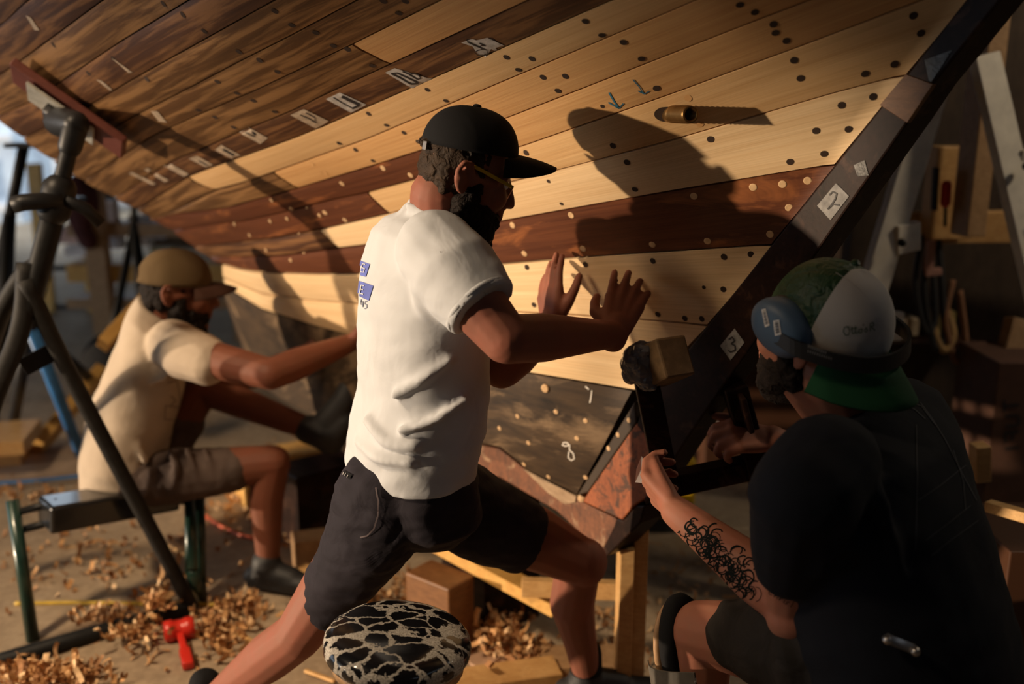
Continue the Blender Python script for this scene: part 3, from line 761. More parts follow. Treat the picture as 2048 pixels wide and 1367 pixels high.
# ================================================================== timbers, props, blocks
def board(name, label, cat, p0, p1, w, h, mat, hint=V((0, 0, 1)), group=None, bev=.003):
    b = B(); b.beam(p0, p1, w, h, hint); o = link(name, b.mesh(bev), mat, None, False); return tag(o, label, cat, group)
pt = P(1268, 1040, 2.36); pb = V((pt.x, pt.y, 0))
pr_ = thing('keel_prop', V((pt.x, pt.y, 0)), 'upright pine prop standing under the boat keel', 'prop')
b = B(); b.box((pt.x+.018, pt.y+.02, pt.z/2+.02), .036, .09, pt.z+.04); link('post', b.mesh(.002), pine, pr_, False)
b = B(); b.box((pt.x-.019, pt.y, (pt.z-.06)/2), .036, .09, pt.z-.06); link('post', b.mesh(.002), pine, pr_, False)
b = B(); q = P(1225, 1180, 2.5); b.beam(q+V((-.25, .02, 0)), V((pt.x, q.y, q.z)), .03, .05); link('brace', b.mesh(.002), pine, pr_, False)
board('brace_plank', 'yellow pine brace slanting under the keel behind the bent knee', 'plank', P(880, 1085, 2.72), P(1120, 1215, 2.52), .035, .085, pine_bright, V((0, 1, 0)))
def blk(label, c, sx, sy, sz, rz, mat=pine_grey, bev=.006, name='wood_block', group=None):
    b = B(); b.box(c, sx, sy, sz, Matrix.Rotation(rz, 3, 'Z')); return tag(link(name, b.mesh(bev), mat, None, False), label, 'wood block', group)
c = P(880, 1185, 2.62); blk('short squared timber block on the floor under the hull', V((c.x, c.y, .12)), .11, .17, .24, .9, brown_timber)
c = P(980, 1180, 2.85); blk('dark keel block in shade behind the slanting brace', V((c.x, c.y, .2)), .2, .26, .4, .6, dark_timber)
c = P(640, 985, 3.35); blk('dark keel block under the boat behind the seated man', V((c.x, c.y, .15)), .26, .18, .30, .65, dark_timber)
c = P(640, 1010, 3.15); blk('pale timber block leaning in front of the keel block', V((c.x, c.y, .06)), .20, .10, .12, .3)
c = P(560, 905, 3.75); blk('sunlit timber block under the keel behind the knee', V((c.x, c.y, .10)), .34, .16, .2, .5, pine_bright)
c = P(660, 1075, 2.95); blk('small offcut lying beside the dark shorts', V((c.x, c.y, .03)), .3, .06, .06, -.6, pine)
board('floor_board', 'rough pine board lying across the bottom of the picture', 'plank', Fl(760, 1395, .03), Fl(1115, 1345, .03), .10, .055, pine)
board('floor_board', 'pale plank lying behind the rough pine board', 'plank', Fl(1085, 1325, .02), Fl(1260, 1320, .02), .12, .04, pine_grey)
b = B(); b.slab([Fl(925, 1290, .012), Fl(975, 1285, .012), Fl(1060, 1335, .012), Fl(1000, 1350, .012), Fl(940, 1325, .012)], V((0, 0, -.008))); tag(link('plywood_scrap', b.mesh(), plain('pinkish_ply', (.50, .32, .21), .8), None, False), 'pinkish plywood scrap beside the stool', 'plywood')
board('wood_strip', 'thin pine strip on the shavings right of the mallet', 'wood strip', Fl(445, 1245, .01), Fl(530, 1300, .01), .015, .012, pine)
board('wood_strip', 'thin pine strip under the stand by its far leg', 'wood strip', Fl(340, 1085, .01), Fl(385, 1115, .01), .03, .015, pine)
board('wood_strip', 'thin pale strip by the bare calf at the bottom', 'wood strip', Fl(610, 1340, .01), Fl(670, 1362, .01), .012, .01, pine)
board('floor_board', 'stack of orange boards on the floor at far left, upper one', 'plank', Fl(-60, 880, .16), Fl(66, 872, .16), .3, .06, pine)
board('floor_board', 'stack of orange boards on the floor at far left, lower one', 'plank', Fl(-60, 905, .04), Fl(58, 897, .04), .3, .06, pine)
board('brace_plank', 'orange timber leaning diagonally behind the seated man', 'plank', Fl(75, 895, .05), P(200, 745, 4.6), .05, .13, pine_bright, V((0, 1, 0)))
b = B(); b.slab([Fl(-40, 905, .02), Fl(200, 885, .02), Fl(230, 935, .02), Fl(-40, 965, .02)], V((0, 0, -.015))); tag(link('plywood_sheet', b.mesh(), plain('grey_ply', (.36, .26, .18), .8), None, False), 'greyish plywood sheet on the floor behind the bench', 'plywood')
board('brace_plank', 'tall orange timber leaning behind the seated man shoulder', 'plank', P(205, 690, 3.9), P(300, 590, 4.1), .05, .1, pine_bright, V((0, 1, 0)))

def cord(name, label, cat, pts, r, mat):
    b = B(); b.tube(bez(pts, 40), r, 8); return tag(link(name, b.mesh(), mat), label, cat)
cord('extension_cord', 'orange extension cord on the floor behind the green stand', 'cord', [Fl(395, 1020, .008), Fl(440, 1050, .008), Fl(500, 1074, .008), Fl(600, 1080, .008), Fl(660, 1130, .008)], .007, plain('orange_rubber', (.60, .10, .03), .5, bumpy=0))
cord('air_hose', 'yellow hose lying straight across the floor by the stand', 'hose', [Fl(30, 1206, .007), Fl(160, 1204, .007), Fl(290, 1206, .007), Fl(440, 1208, .007)], .006, plain('yellow_rubber', (.50, .33, .03), .5, bumpy=0))
cord('air_hose', 'blue hose along the plywood behind the bench', 'hose', [Fl(-30, 968, .03), Fl(80, 960, .03), Fl(160, 952, .03), Fl(260, 945, .03)], .009, blue_paint)

# ================================================================== background left: racks, posts, yellow ladder
rack = thing('lumber_rack', V((P(200, 640, 6.2).x, 6.2, 0)), 'timber rack with posts and shelves behind the jack stands', 'rack')
for x, Y, w in ((183, 6.2, .12), (470, 6.4, .12)):
    p = P(x, 370, Y); b = B(); b.box((p.x, p.y, .85), w, .1, 1.7); link('post', b.mesh(), pine_grey, rack, False)
for y, hgt in ((455, .10), (540, .14), (600, .08)):
    p = P(150, y, 6.35); q = P(470, y, 6.35); b = B(); b.beam(p, q, .25, hgt*.8); link('shelf', b.mesh(), pine_bright if y == 540 else pine_grey, rack, False)
for i, (x, y, w, h, c) in enumerate(((215, 425, 42, 48, (.75, .62, .58)), (150, 470, 60, 30, (.62, .40, .34)), (228, 475, 40, 40, (.66, .68, .74)), (285, 460, 38, 60, (.70, .66, .64)), (160, 500, 50, 20, (.75, .70, .68)), (330, 520, 40, 50, (.52, .44, .22)), (318, 455, 34, 40, (.55, .62, .75)))):
    p = P(x, y+h/2, 6.4); s = 6.4/FPX*1.02
    b = B(); b.box((p.x, p.y, p.z+h*s/2), w*s, .1, h*s); tag(link('cardboard_box' if i % 2 else 'paint_can', b.mesh(.005), plain('rack_item_%d' % i, c, .7, bumpy=0), None, False), ['pale pink box high on the rack beside the post', 'reddish box on the rack left of the post', 'blue-grey box on the rack right of the post', 'grey-white box between rack and hull', 'white flat box on the lower left of the rack', 'mustard container on the rack by the hull edge', 'light blue box on the rack near the hull edge'][i], 'box')
p = P(162, 400, 6.12); b = B(); b.ell(p, .11, .1, .16); b.chain([(p+V((-.05, 0, -.1)), .05), (p+V((.02, 0, -.25)), .06)]); tag(link('work_jacket', skin(b.mesh(), .02, 3), plain('dark_red_cloth', (.07, .015, .014), .9)), 'dark red and black jacket hung on the rack post', 'jacket')
yl = thing('ladder', Fl(50, 720), 'yellow ladder leaning beside the open shed end', 'ladder')
for dx in (0, .35):
    b = B(); b.beam(P(68, 620, 7.0)+V((dx, .2, -.8)), P(42, 330, 7.2)+V((dx, .2, 0)), .05, .1); link('rail', b.mesh(), plain('yellow_fibreglass', (.75, .40, .03), .4, bumpy=0), yl, False)
for k in range(6):
    a0 = (P(68, 620, 7.0)+V((0, .2, -.8))).lerp(P(42, 330, 7.2)+V((0, .2, 0)), .1+.16*k); b = B(); b.tube([a0, a0+V((.35, 0, 0))], .02, 8); link('rung', b.mesh(), steel_grey, yl)
bag = P(232, 640, 5.0); b = B(); b.ell(V((bag.x, bag.y, .2)), .2, .16, .2); tag(link('tool_bag', b.mesh(), black_cloth), 'dark bag on the floor behind the seated man', 'bag')

# ================================================================== background right: ladders, post and tool wall
def stepladder(label, rails, rungs, mat, name='stepladder'):
    f = rails[0][1]; t = thing(name, V((f.x, f.y, 0)), label, 'ladder')
    for p, q in rails:
        b = B(); b.beam(p, q, .035, .09, V((1, .25, 0))); link('rail', b.mesh(.003), mat, t, False)
    for p, q in rungs:
        b = B(); b.beam(p, q, .03, .09, V((0, 0, 1))); link('step', b.mesh(.002), mat, t, False)
        b = B(); b.cap(p+V((-.0, -.05, 0)), p+V((0, -.06, 0)), .012); link('bolt', b.mesh(), steel_dark, t)
    return t
lad = plain('whitewashed_wood', (.72, .66, .56), .6, var=.15, sc=14)
la, lb2 = P(1875, 150, 3.15), P(1690, 760, 3.0); lb2 = la+(lb2-la)*1.7
lc, ld = P(1968, 110, 3.1), P(2120, 760, 2.9); ld = lc+(ld-lc)*1.5
for q in (lb2, ld): pass
ex = lambda p, q: p+(q-p)*((p.z-.02)/(p.z-q.z))
stepladder('whitewashed wooden stepladder rail with sunlit edge behind the capped man', [(la, ex(la, P(1690, 760, 3.0)))], [(P(1790, 480, 3.06), P(1835, 470, 3.1)), (P(1738, 655, 3.03), P(1800, 650, 3.08))], lad)
stepladder('whitewashed wooden stepladder at the right edge of the picture', [(lc, ex(lc, P(2120, 760, 2.9)))], [(P(2036, 330, 3.04), P(2130, 325, 3.06)), (P(2050, 480, 2.98), P(2150, 474, 3.0))], lad)
wp = P(1938, 440, 3.35); b = B(); b.beam(V((wp.x, wp.y, P(1938, 470, 3.35).z)), V((wp.x, wp.y, 2.4)), .095, .07, V((1, .2, 0))); tag(link('timber_post', b.mesh(.004), pine_grey, None, False), 'weathered timber hanging post between the two ladders', 'post')
board('rail_timber', 'horizontal timber rail along the dark tool wall', 'rail', P(1760, 455, 3.6), P(2250, 450, 3.5), .06, .11, pine)
c = P(1900, 385, 3.5); blk('small pine block fixed beside the timber post', c, .16, .08, .32, .1, pine)
h = thing('screwdriver', P(1891, 420, 3.4), 'screwdriver with red handle hanging by the timber post', 'screwdriver')
b = B(); b.cap(P(1891, 405, 3.4), P(1893, 370, 3.4), .017); link('handle', b.mesh(), red, h); b = B(); b.cap(P(1891, 412, 3.4), P(1890, 450, 3.4), .006); link('blade', b.mesh(), steel_grey, h)
h = thing('wrench', P(1856, 420, 3.42), 'steel file hanging from the rail left of the red handle', 'file')
b = B(); b.beam(P(1872, 335, 3.42), P(1868, 420, 3.42), .03, .012); link('blade', b.mesh(), steel_dark, h, False)
for i, (x, y0, y1, r, mt, lab) in enumerate(((1862, 450, 690, .012, black_rubber, 'black cord hanging from the rail'), (1845, 470, 660, .01, black_rubber, 'thin black cord hanging beside the ladder rail'), (1880, 600, 700, .014, plain('tan_rope', (.30, .18, .07), .9), 'tan rope looped below the rail'), (1905, 560, 720, .012, plain('brown_cord', (.20, .09, .04), .8), 'brown cord hanging low on the tool wall'))):
    pts = [P(x, y0, 3.5), P(x-14, (y0+y1)/2, 3.46), P(x+6, y1, 3.44), P(x+26, y1-30, 3.46), P(x+14, y0+20, 3.5)]
    cord('hanging_cord', lab, 'cord', pts, r, mt)
g = thing('clamp', P(1866, 520, 3.45), 'bar clamp with pinkish handle hanging on the tool wall', 'clamp')
b = B(); b.beam(P(1862, 480, 3.45), P(1856, 540, 3.45), .02, .03); b.beam(P(1850, 545, 3.45), P(1882, 542, 3.45), .02, .025); link('jaw', b.mesh(.002), plain('pink_paint', (.42, .22, .17), .5), g, False)
board('wall_shelf', 'narrow shelf on the tool wall under the tan boxes', 'shelf', P(1760, 681, 3.68), P(1930, 677, 3.68), .18, .025, dark_timber)
for i, (x, y, w, hh, c) in enumerate(((1788, 655, 34, 44, (.52, .40, .28)), (1822, 650, 16, 36, (.42, .33, .22)), (1885, 645, 34, 56, (.40, .30, .10)))):
    p = P(x, y, 3.7); s = 3.7/FPX; b = B(); b.box(p, w*s, .08, hh*s); tag(link('cardboard_box', b.mesh(.004), plain('shelf_box_%d' % i, c, .8), None, False), ['tan box on the tool wall beside the earmuff', 'narrow tan box on the tool wall', 'mustard box under the hanging cords'][i], 'box')
dk_ = board('lumber', 'sunlit timber leaning against the wall at lower right', 'plank', P(1975, 905, 3.3), P(2046, 640, 3.4), .07, .1, pine_grey, V((1, 0, 0)))
bx = P(2020, 860, 3.2); b = B(); b.box((bx.x+.06, bx.y+.1, bx.z/2+.1), .3, .3, bx.z+.3); crate = tag(link('cardboard_carton', b.mesh(.004), plain('dark_carton', (.075, .032, .018), .8), None, False), 'dark carton with black lettering at the right edge', 'carton')
d = Decal(bvh_of([crate]), .002)
for s in ([(2008, 800), (2008, 822)], [(2008, 811), (2038, 809)], [(2010, 832), (2034, 830), (2039, 840), (2034, 850), (2011, 852)], [(2038, 862), (2010, 865), (2010, 884)], [(2024, 864), (2024, 880)], [(2038, 894), (2010, 897)]): d.stroke(s, 6)
lt_ = link('carton_lettering', d.b.mesh(), ink_mat, crate, False); lt_['kind'] = 'stuff'
board('sawhorse_rail', 'pine rail end behind the seated man with the cap', 'rail', P(1945, 925, 2.5), P(1975, 922, 2.5), .05, .1, pine)
wb = thing('tool_box', P(2030, 1100, 2.2), 'wooden toolbox edge at the right behind the dark shirt', 'tool box')
b = B(); b.box(P(2050, 1085, 2.25)+V((.12, .1, -.15)), .36, .3, .30); link('box_body', b.mesh(.004), old_wood2, wb, False); b = B(); b.beam(P(1975, 1010, 2.2), P(2080, 1040, 2.1), .03, .025); link('box_rim', b.mesh(.002), pine, wb, False)
# things on the floor seen between stem and clamp
yb = thing('cordless_tool', Fl(1330, 1075), 'yellow and black power tool on the floor behind the prop', 'power tool')
yel = plain('yellow_plastic', (.80, .52, .02), .4, bumpy=0)
c = Fl(1318, 1055, 0); b = B(); b.box((c.x, c.y, .09), .12, .09, .07); b.box((c.x+.1, c.y+.05, .17), .07, .06, .18); link('tool_body', b.mesh(.012, 3), yel, yb, False)
b = B(); b.box((c.x+.02, c.y, .025), .14, .09, .05); b.cap(V((c.x+.05, c.y, .04)), V((c.x+.17, c.y, .03)), .015); link('battery', b.mesh(), black_rubber, yb, False)
c = Fl(1530, 1000); b = B(); b.box((c.x, c.y+.4, .26), .42, .4, .52); tag(link('wooden_crate', b.mesh(.005), old_wood2, None, False), 'dark brown crate on the floor beyond the clamp', 'crate')
c = P(1440, 880, 4.4); blk('tan timber baulk on the floor behind the stem foot', V((c.x, c.y, .18)), .7, .2, .14, .35, pine_bright)
c = P(1612, 790, 4.2); b = B(); b.box(c, .09, .06, .12); tag(link('yellow_bottle', b.mesh(.01), yel, None, False), 'small yellow bottle seen under the beard of the capped man', 'bottle')
board('shelf_tube', 'grey metal tube crossing behind the capped man chin', 'tube', P(1430, 860, 4.3), P(1605, 780, 4.5), .06, .06, steel_grey)
b = B(); c = P(1585, 850, 4.0); b.box(V((c.x, c.y+.3, c.z-.1)), .8, .5, .06); tag(link('work_table', b.mesh(.004), pine_grey, None, False), 'low tan work table beyond the hand on the clamp', 'table')
for k, (x, y) in enumerate(((1606, 862), (1443, 848))):
    p = P(x, y, 3.9); b = B(); b.ell(p, .022, .022, .022); tag(link('door_knob' if 0 else 'steel_ball', b.mesh(), plain('chrome%d' % k, (.8, .78, .75), .15, 1, bumpy=0)), ['shiny steel knob on the low table beside the dark sleeve', 'shiny steel knob near the black clamp handle'][k], 'knob')

# ================================================================== shavings
def shavings():
    b = B(); bm = b.bm
    zones = [((100, 1345), 95, 22, 400, .075), ((215, 1235), 60, 14, 80, .035), ((312, 1203), 26, 26, 130, .10), ((270, 1262), 60, 22, 130, .05), ((470, 1215), 60, 30, 130, .025), ((60, 985), 200, 25, 90, .01), ((200, 1120), 260, 70, 160, .003), ((440, 1290), 60, 30, 60, .006),
             ((640, 930), 110, 50, 230, .06), ((640, 1040), 90, 60, 170, .05), ((470, 1010), 120, 50, 90, .01), ((985, 1255), 50, 36, 260, .085), ((1050, 1300), 60, 22, 120, .04), ((850, 1180), 120, 50, 120, .02), ((1225, 1290), 60, 80, 70, .01), ((1350, 1200), 130, 120, 60, .004), ((420, 1250), 60, 22, 120, .03), ((340, 1310), 120, 40, 40, .003)]
    for (cx, cy), sx, sy, n, hh in zones:
        for _ in range(n):
            x = random.gauss(cx, sx*.55); y = random.gauss(cy, sy*.55)
            if y < 800 or (312 < x < 408 and 1232 < y < 1345 and random.random() < .93): continue
            o = Fl(x, y, random.random()**1.7*hh+.004)
            L = random.uniform(.02, .06); w = random.uniform(.006, .018); turns = random.uniform(.2, 1.5)*math.pi; r = L/turns if turns > .3 else L
            M = Matrix.Rotation(random.uniform(0, 6.28), 3, 'Z') @ Matrix.Rotation(random.gauss(0, .6), 3, 'X') @ Matrix.Rotation(random.gauss(0, .4), 3, 'Y')
            prev = None; sk = random.uniform(-.3, .3)
            for k in range(6):
                t = turns*k/5; p = V((r*math.sin(t), sk*L*k/5, r*(1-math.cos(t))))
                a = o+M @ (p+V((0, -w/2, 0))); c = o+M @ (p+V((0, w/2, 0)))
                a.z = max(a.z, .002); c.z = max(c.z, .003)
                vs = (bm.verts.new(a), bm.verts.new(c))
                if prev:
                    f = b.face([prev[0], prev[1], vs[1], vs[0]])
                    if f: f.material_index = mi
                else: mi = random.choice((0, 0, 1, 1, 2))
                prev = vs
    me = bpy.data.meshes.new('m'); bm.to_mesh(me); bm.free(); return me
sh = link('wood_shavings', shavings(), [plain('shaving_tan', (.56, .31, .13), .8, bumpy=0), plain('shaving_brown', (.34, .16, .06), .8, bumpy=0), plain('shaving_pale', (.72, .48, .26), .8, bumpy=0)], None, True)
tag(sh, 'curled wood shavings scattered and heaped over the concrete floor', 'shavings', None, 'stuff')
# ================================================================== people
skinA = flesh('skin_pale', (.24, .095, .060), (.30, .085, .055)); skinB = flesh('skin_tanned', (.15, .053, .028), (.20, .055, .03)); skinC = flesh('skin_ruddy', (.28, .12, .075), (.34, .10, .065))
hair_dark = cloth('dark_brown_hair', (.010, .006, .0045), .8, 300, .9, .5, 60)
hair_brown = cloth('brown_hair', (.032, .019, .011), .7, 300, .9, .4, 60)
white_tee = cloth('white_cotton', (.52, .535, .56), .9, 900, .38, .04, 10)
beige_tee = cloth('beige_cotton', (.44, .36, .28), .9, 900, .4, .05, 9)
navy_tee = cloth('navy_cotton', (.006, .007, .011), .92, 900, .3, .15, 9)
navy_shorts = cloth('charcoal_canvas', (.020, .017, .023), .85, 700, .5, .2, 14)
grey_shorts = cloth('taupe_canvas', (.085, .06, .05), .85, 700, .6, .2, 11)
dark_shorts = cloth('dark_grey_canvas', (.017, .014, .012), .85, 700, .9, .25, 14)
eye_white = plain('eye_white', (.7, .68, .64), .2, bumpy=0); iris = plain('iris', (.03, .02, .015), .2, bumpy=0)

def basis(yaw, pitch, roll=0):
    """x forward, y left, z up; yaw from +X towards +Y, pitch positive looks down"""
    return Matrix.Rotation(yaw, 3, 'Z') @ Matrix.Rotation(pitch, 3, 'Y') @ Matrix.Rotation(roll, 3, 'X')
def head_shapes(b, o, R, s):
    L = lambda x, y, z: o+R @ (V((x, y, z))*s)
    E = lambda x, y, z, a, c, d: b.ell(L(x, y, z), a*s, c*s, d*s, R)
    C = lambda p, q, r, t=None, f=1: b.cap(L(*p), L(*q), r*s, (t or r)*s, f)
    E(-.010, 0, .035, .094, .077, .098); E(.03, 0, -.02, .068, .066, .09)
    for y in (-1, 1):
        C((.0, y*.052, -.06), (.068, y*.016, -.106), .024, .02)
        E(.062, y*.036, -.022, .034, .028, .032)                     # cheek
        C((.082, y*.016, .024), (.070, y*.046, .026), .014, .011)    # brow
        C((.0, y*.07, .0), (.05, y*.055, .01), .016, .012)
        # ear: dish, rim and lobe
        C((-0.024, y*.076, -.012), (-0.034, y*.088, -.002), .012, .012)
        rim = [(-0.012, y*.076, -.002), (-0.011, y*.083, .018), (-0.022, y*.09, .032), (-0.038, y*.094, .029), (-0.046, y*.094, .010), (-0.041, y*.091, -.010), (-0.030, y*.086, -.026), (-0.019, y*.079, -.030), (-0.015, y*.076, -.020)]
        for p, q in zip(rim[:-1], rim[1:]): C(p, q, .0062)
        C((-0.026, y*.083, -.024), (-0.020, y*.08, -.028), .008)
        C((-0.028, y*.082, .016), (-0.034, y*.086, -.008), .006)
    C((.088, 0, .026), (.116, 0, -.022), .0115, .0125); E(.117, 0, -.027, .0135, .013, .012)
    for y in (-1, 1): E(.104, y*.012, -.029, .012, .009, .009)
    E(.088, 0, -.048, .022, .026, .02)
    C((.101, -.016, -.058), (.101, .016, -.058), .0075); C((.099, -.014, -.071), (.099, .014, -.071), .008)
    E(.078, 0, -.102, .026, .026, .02)
    return L
def eyes(o, R, s, parent):
    for y in (-1, 1):
        c = o+R @ (V((.079, y*.032, .010))*s); b = B(); b.ell(c, .0125*s, .0125*s, .0125*s)
        e = link('eye', b.mesh(), eye_white, parent); b = B(); b.ell(c+R @ V((.0095*s, 0, -.001)), .004*s, .006*s, .006*s, R); link('iris', b.mesh(), iris, e)
def hand(b, W, D, N, T, curls=(.15, .2, .2, .25), spread=.10, s=1.0, thumb=(.75, .35), fl=(.074, .083, .077, .060)):
    """W wrist, D finger direction, N palm normal, T towards the thumb side"""
    D = D.normalized(); N = (N-D*N.dot(D)).normalized(); T = (T-D*T.dot(D)-N*T.dot(N)).normalized()
    b.cap(W-D*.02, W+D*.02, .027*s, .029*s, .72, N)
    kn = []
    for i, t in enumerate((.031, .0105, -.010, -.029)):
        ln = (.084, .087, .082, .074)[i]*s; K = W+D*ln+T*t*s; kn.append(K)
        b.cap(W+D*.012*s+T*t*.55*s, K, .0145*s, .0125*s)
    b.cap(W+D*.03*s+T*.012*s+N*.004, kn[1], .017*s, .013*s); b.cap(W+D*.03*s-T*.014*s+N*.006, kn[3], .017*s, .012*s)
    for i, K in enumerate(kn):
        ang = spread*(1.5-i); d = (D*math.cos(ang)+T*math.sin(ang)).normalized(); c = curls[i] if hasattr(curls, '__len__') else curls
        L = fl[i]*s; p = K; th = 0
        for f, r0, r1, m in ((.46, .0105, .0092, .8), (.30, .0092, .0084, 1.1), (.24, .0084, .0074, .8)):
            th += c*m; v = d*math.cos(th)+N*math.sin(th); q = p+v*(L*f); b.cap(p, q, r0*s, r1*s); p = q
    a, bb = thumb
    p = W+D*.022*s+T*.018*s+N*.006
    v = (D*math.cos(a)+T*math.sin(a)+N*.25).normalized(); q = p+v*.044*s; b.cap(p, q, .0165*s, .013*s)
    v = (D*math.cos(bb)+T*math.sin(bb)+N*.35).normalized(); w = q+v*.033*s; b.cap(q, w, .0125*s, .0105*s)
    v = (D*math.cos(bb-.25)+T*math.sin(bb-.25)+N*.35).normalized(); b.cap(w, w+v*.026*s, .0105*s, .0085*s)
def foot(b, ank, d, L=.27, r=.04):
    """shoe with its sole on the floor"""
    d = V((d.x, d.y, 0)).normalized(); g = V((ank.x, ank.y, 0)); z0 = ank.z-.09
    h = lambda t, z: V((ank.x, ank.y, z0+z))+d*t
    b.cap(h(-.05, .035), h(.02, .04), .036, .04); b.cap(h(.0, .06), h(.09, .045), .045, .038); b.cap(h(.08, .036), h(L-.10, .03), .043, .036, .8, V((0, 0, 1))); b.cap(ank, h(.0, .07), .043, .048)
    b.cap(h(-.05, .014), h(L-.10, .014), .036, .043, .34, V((0, 0, 1)))
def dome(o, R, s, rx, ry, rz, z0, tilt=0, cut=0.0, x0=-.012):
    """cap crown: shell over the skull in head coordinates"""
    b = B(); rs = []
    M = R @ Matrix.Rotation(tilt, 3, 'Y')
    for k in range(13):
        th = (k/12)*math.pi/2; rr = math.cos(th)**.8 if k < 12 else .02; z = math.sin(th)
        rs.append([o+M @ (V((x0+rx*rr*math.cos(2*math.pi*i/36), ry*rr*math.sin(2*math.pi*i/36), z0+rz*z))*s) for i in range(36)])
    inner = [[o+M @ (V((x0+(rx-.004)*.98*math.cos(2*math.pi*i/36), (ry-.004)*.98*math.sin(2*math.pi*i/36), z0))*s) for i in range(36)], [o+M @ (V((x0, 0, z0+rz*.9))*s + V((.001*math.cos(i), .001*math.sin(i), 0))) for i in range(36)]]
    b.rings(list(reversed(inner))+rs)
    return b, M
def brim(o, M, s, rx, ry, z0, L, droop=.018, half=1.05, x0=-.012, sgn=1, rise=.0, th=.0035):
    b = B(); top = []; n = 20; m = 8
    for j in range(m+1):
        v = j/m; row = []
        for i in range(n+1):
            a = -half+2*half*i/n; e = L*(1-(abs(a)/half)**2.6)**.62*v
            x = rx*math.cos(a)*.985+e; y = ry*math.sin(a)*.99*(1+.10*v)
            z = z0+rise*v-droop*(a/half)**2*(0.35+v)-.012*v*v
            row.append(o+M @ (V((x0+sgn*x, y, z))*s))
        top.append(row)
    dn = (M @ V((0, 0, -1)))*th
    bm = b.bm; U = [[bm.verts.new(p) for p in r] for r in top]; W = [[bm.verts.new(p+dn) for p in r] for r in top]
    for j in range(m):
        for i in range(n):
            b.face([U[j][i], U[j][i+1], U[j+1][i+1], U[j+1][i]]); b.face([W[j][i], W[j+1][i], W[j+1][i+1], W[j][i+1]])
    for i in range(n): b.face([U[m][i], U[m][i+1], W[m][i+1], W[m][i]]); b.face([U[0][i], W[0][i], W[0][i+1], U[0][i+1]])
    for j in range(m): b.face([U[j][0], U[j+1][0], W[j+1][0], W[j][0]]); b.face([U[j][n], W[j][n], W[j+1][n], U[j+1][n]])
    return b
def nz(p, f, seed=0): return noise.noise(V((p.x*f+seed, p.y*f-seed*.7, p.z*f+seed*.3)))
def beard_mesh(o, R, s, big=1.0):
    b = B(); L = lambda x, y, z: o+R @ (V((x, y, z))*s)
    for y in (-1, 1):
        b.cap(L(.012, y*.066, .012), L(.010, y*.062, -.045), .014*s, .022*s); b.cap(L(.0, y*.056, -.056), L(.062, y*.03, -.098), .030*s*big, .034*s*big); b.cap(L(.0, y*.058, -.03), L(.0, y*.052, -.065), .02*s, .028*s)
        b.cap(L(.045, y*.05, -.055), L(.085, y*.02, -.078), .018*s, .018*s); b.cap(L(.098, y*.004, -.049), L(.086, y*.03, -.066), .0085*s, .009*s)
    b.cap(L(.062, 0, -.108), L(.076, 0, -.108*1.08), .036*s*big, .032*s*big); b.cap(L(.02, 0, -.1), L(.07, 0, -.12), .034*s, .034*s)
    me = skin(b.mesh(), .005, 3); return ruffle(me, lambda p, n: .004*nz(p, 90)+.003*nz(p, 200, 3))
def rings_from(lst, yaw):
    """torso rings: (pixel x, pixel y, Y, half depth, half width, lean of the ring)"""
    f = V((math.cos(yaw), math.sin(yaw), 0)); l = V((-math.sin(yaw), math.cos(yaw), 0)); out = []
    for x, y, Y, hd, hw, tl in lst:
        ff = (f*math.cos(tl)-V((0, 0, 1))*math.sin(tl)); out.append((P(x, y, Y), ff*hd, l*hw))
    return out

# ---------------------------------------------------------------- the man in white
YA = math.radians(24)
oA = P(929, 352, 1.90); RA = basis(math.radians(19), math.radians(19), math.radians(3)); sA = .88
hipA = P(835, 985, 1.95)
manA = thing('person', V((hipA.x, hipA.y, 0)), 'person in white t-shirt and black cap lunging and pressing both hands on the hull', 'person')
shR, elR, wrR = P(885, 525, 1.75), P(1012, 678, 1.69), P(1230, 668, 1.99)
shL, elL, wrL = P(925, 520, 2.10), P(1004, 735, 2.03), P(1104, 655, 2.15)
b = B(); head_shapes(b, oA, RA, sA)
b.cap(oA+RA @ V((-.035, 0, -.05)), P(884, 458, 1.92), .056, .062); b.cap(oA+RA @ V((.0, 0, -.07)), P(890, 470, 1.92), .05, .06)
b.loft(rings_from([(868, 450, 1.92, .05, .09, .2), (860, 500, 1.92, .085, .17, .15), (850, 600, 1.93, .10, .16, .1), (838, 750, 1.94, .10, .14, 0), (835, 900, 1.95, .10, .145, 0), (835, 1000, 1.95, .08, .12, 0)], YA))
b.chain([(shR, .058), (shR.lerp(elR, .55), .053), (elR, .044), (elR.lerp(wrR, .3), .046), (elR.lerp(wrR, .75), .034), (wrR, .028)])
b.chain([(shL, .058), (elL, .045), (elL.lerp(wrL, .3), .045), (wrL, .027)])
hullN = lambda x, y: Hn(x, y)
hand(b, wrR+V((.0, .0, .004)), P(1266, 560, 2.10)-wrR, V((.25, 1, .0)), V((-1, .1, 0)), (.10, .12, .15, .2), .09, 1.06, (.9, .3))
hand(b, wrL, P(1098, 555, 2.20)-wrL, V((.75, .65, .05)), V((.5, -.75, .1)), (.10, .12, .16, .2), .05, 1.0, (.7, .4))
